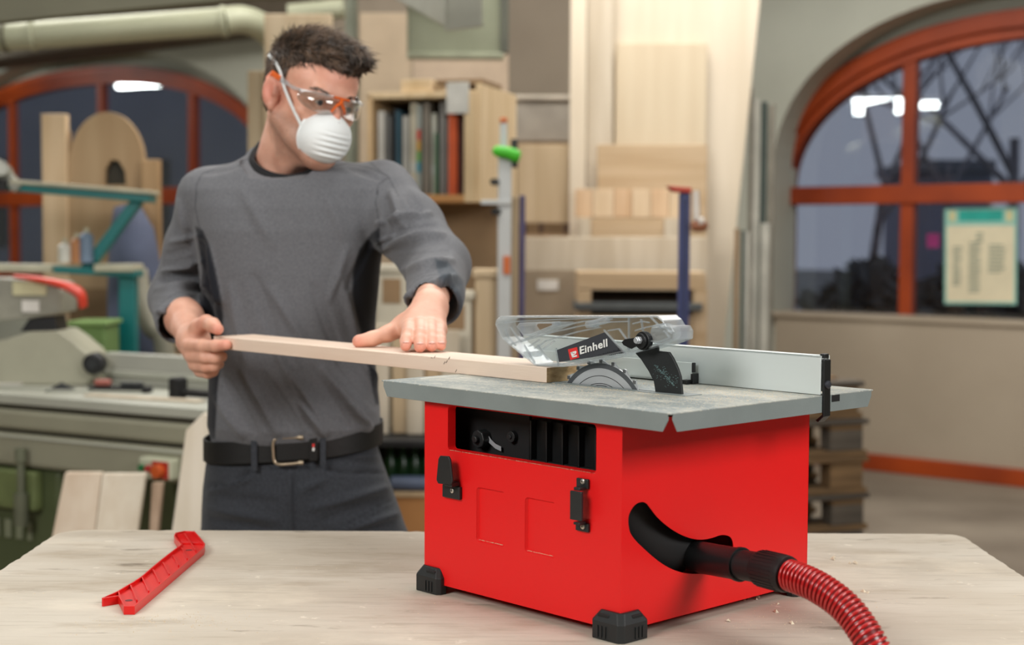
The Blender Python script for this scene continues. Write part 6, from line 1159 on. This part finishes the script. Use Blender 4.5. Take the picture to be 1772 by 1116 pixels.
# ---- dust mask
m_mask = mat('mask_white', (236, 240, 240), .8, var=.01, bump=.15, bscale=300)
MC = np.array([0, .074, -.061]); nu, nv_ = 40, 64; vs = []; 
for i in range(nu + 1):
    th = PI/2*i/nu
    for j in range(nv_):
        ph = 2*PI*j/nv_; sx, sz = math.sin(th)*math.cos(ph), math.sin(th)*math.sin(ph)
        x = .0510*sx; z = .0510*sz - (.004*(1 - abs(sz))) ; y = .058*math.cos(th)**.72 + .006*sz*math.cos(th)
        if sz > .55: x *= 1 - .45*(sz - .55)
        rd = .0011*math.sin((z + .004)*2*PI/.0105)*min(1, max(0, (.016 - z)/.006))*min(1, max(0, (z + .040)/.006))*max(0, 1 - abs(x/.042)**4)*min(1, math.cos(th)*4)
        y += rd*1.3; vs.append(hw(MC + np.array([x, y + rd, z])))
fs_ = [(i*nv_ + j, i*nv_ + (j + 1) % nv_, (i + 1)*nv_ + (j + 1) % nv_, (i + 1)*nv_ + j) for i in range(nu) for j in range(nv_)]
h = MB(); h.add(vs, fs_); mask = h.build('dust_mask', m_mask, man, smooth=True); so_ = mask.modifiers.new('solid', 'SOLIDIFY'); so_.thickness = .0015
rim = [Vector(vs[nu*nv_ + j]) for j in range(nv_)]; h = MB(); h.tube(rim + [rim[0]], .0022, 8, cap=False); h.build('mask_rim', m_mask, mask, smooth=True)
h = MB(); pts = [hw(MC + np.array([x, .0475 - abs(x)*.5, .0345 - abs(x)*.25])) for x in (-.024, -.012, 0, .012, .024)]; h.tube(pts, .0022, 8, flat=.5); h.build('nose_clip', mat('nose_clip_metal', (225, 228, 230), .3, .6), mask, smooth=True)
h = MB(); st = spline([hw(p) for p in ((-.048, .076, -.052), (-.0665, .054, -.020), (-.0775, .028, .010), (-.0825, .010, .034), (-.083, -.02, .050), (-.068, -.075, .060), (0, -.118, .066), (.068, -.075, .060), (.083, -.02, .050), (.0785, .02, .030), (.0665, .054, -.020), (.048, .076, -.052))], 6)
rg = []
for p in st: rg += [p + Vector(Uu)*.0028 + Vector(Ff)*.002, p - Vector(Uu)*.0028 - Vector(Ff)*.002]
c0 = Vector(HC); rg2 = []
for i in range(0, len(rg), 2): o_ = ((rg[i] + rg[i + 1])/2 - c0).normalized()*.0012; rg2 += [rg[i] + o_, rg[i + 1] + o_, rg[i + 1] - o_*.2, rg[i] - o_*.2]
h.add(rg2, [(i*4 + k, i*4 + (k + 1) % 4, i*4 + 4 + (k + 1) % 4, i*4 + 4 + k) for i in range(len(st) - 1) for k in range(4)]); h.build('elastic_strap', m_mask, mask, smooth='auto')
# ---- safety glasses
m_lens = thin_glass('safety_lens', (.86, .84, .82), .06, .8, .04, (1, 1, 1), .35); m_or = mat('orange_plastic', (238, 106, 30), .4)
gl_ = []
glasses = None
def gp(a, z, R=.076): return hw((R*math.sin(a), .036 + R*math.cos(a)*1.0, z))
h = MB(); h.tube([gp(a, .0165) for a in (-.22, -.1, 0, .1, .22)], .0030, 10, flat=.8); h.tube([gp(0, .0165), gp(0, .006)], [.004, .0035], 10)
for s in (-1, 1): h.tube([gp(0, .009), gp(s*.12, .0), gp(s*.20, -.012)], [.0030, .0026, .0020], 8)
glasses = h.build('safety_glasses', m_or, man, smooth='auto')
nA = 26; 
for sgn in (-1, 1):
    h = MB(); rg = []
    for i in range(nA + 1):
        t = i/nA; a = sgn*(.10 + 1.02*t); top = .0175 - .004*t*t; bot = -.020*math.sin(PI*min(1, .18 + .80*t))**.6 + .002 - .001*t
        if t > .93: bot = max(bot, -.006)
        rg += [gp(a, top), gp(a, bot)]
    h.add(rg, [(2*i, 2*i + 1, 2*i + 3, 2*i + 2) for i in range(nA)]); ln = h.build('lens', m_lens, glasses, smooth=True); s_ = ln.modifiers.new('s', 'SOLIDIFY'); s_.thickness = .002; gl_.append(ln)
    h = MB(); h.tube([Vector(rg[2*i]) for i in range(nA + 1)], .0014, 8); h.build('lens_edge', m_clear2, ln, smooth=True)
for s in (-1, 1):
    h = MB(); h.tube([gp(s*1.10, .013), hw((s*.0745, .060, .013)), hw((s*.0795, .040, .017))], [.0042, .0052, .0045], 10, flat=.7); h.build('hinge', m_clear2, glasses, smooth='auto')
    h = MB(); h.bar(hw((s*.0795, .042, .017)), hw((s*.0835, .016, .0225)), .003, .009, up=Uu); h.build('temple', m_clear2, glasses, bevel=.001)
    h = MB(); h.bar(hw((s*.0835, .018, .022)), hw((s*.0870, -.014, .0285)), .0035, .0095, up=Uu); h.bar(hw((s*.0870, -.012, .0285)), hw((s*.083, -.036, .014)), .0035, .008, up=Uu); h.build('temple_tip', m_or, glasses, bevel=.001)
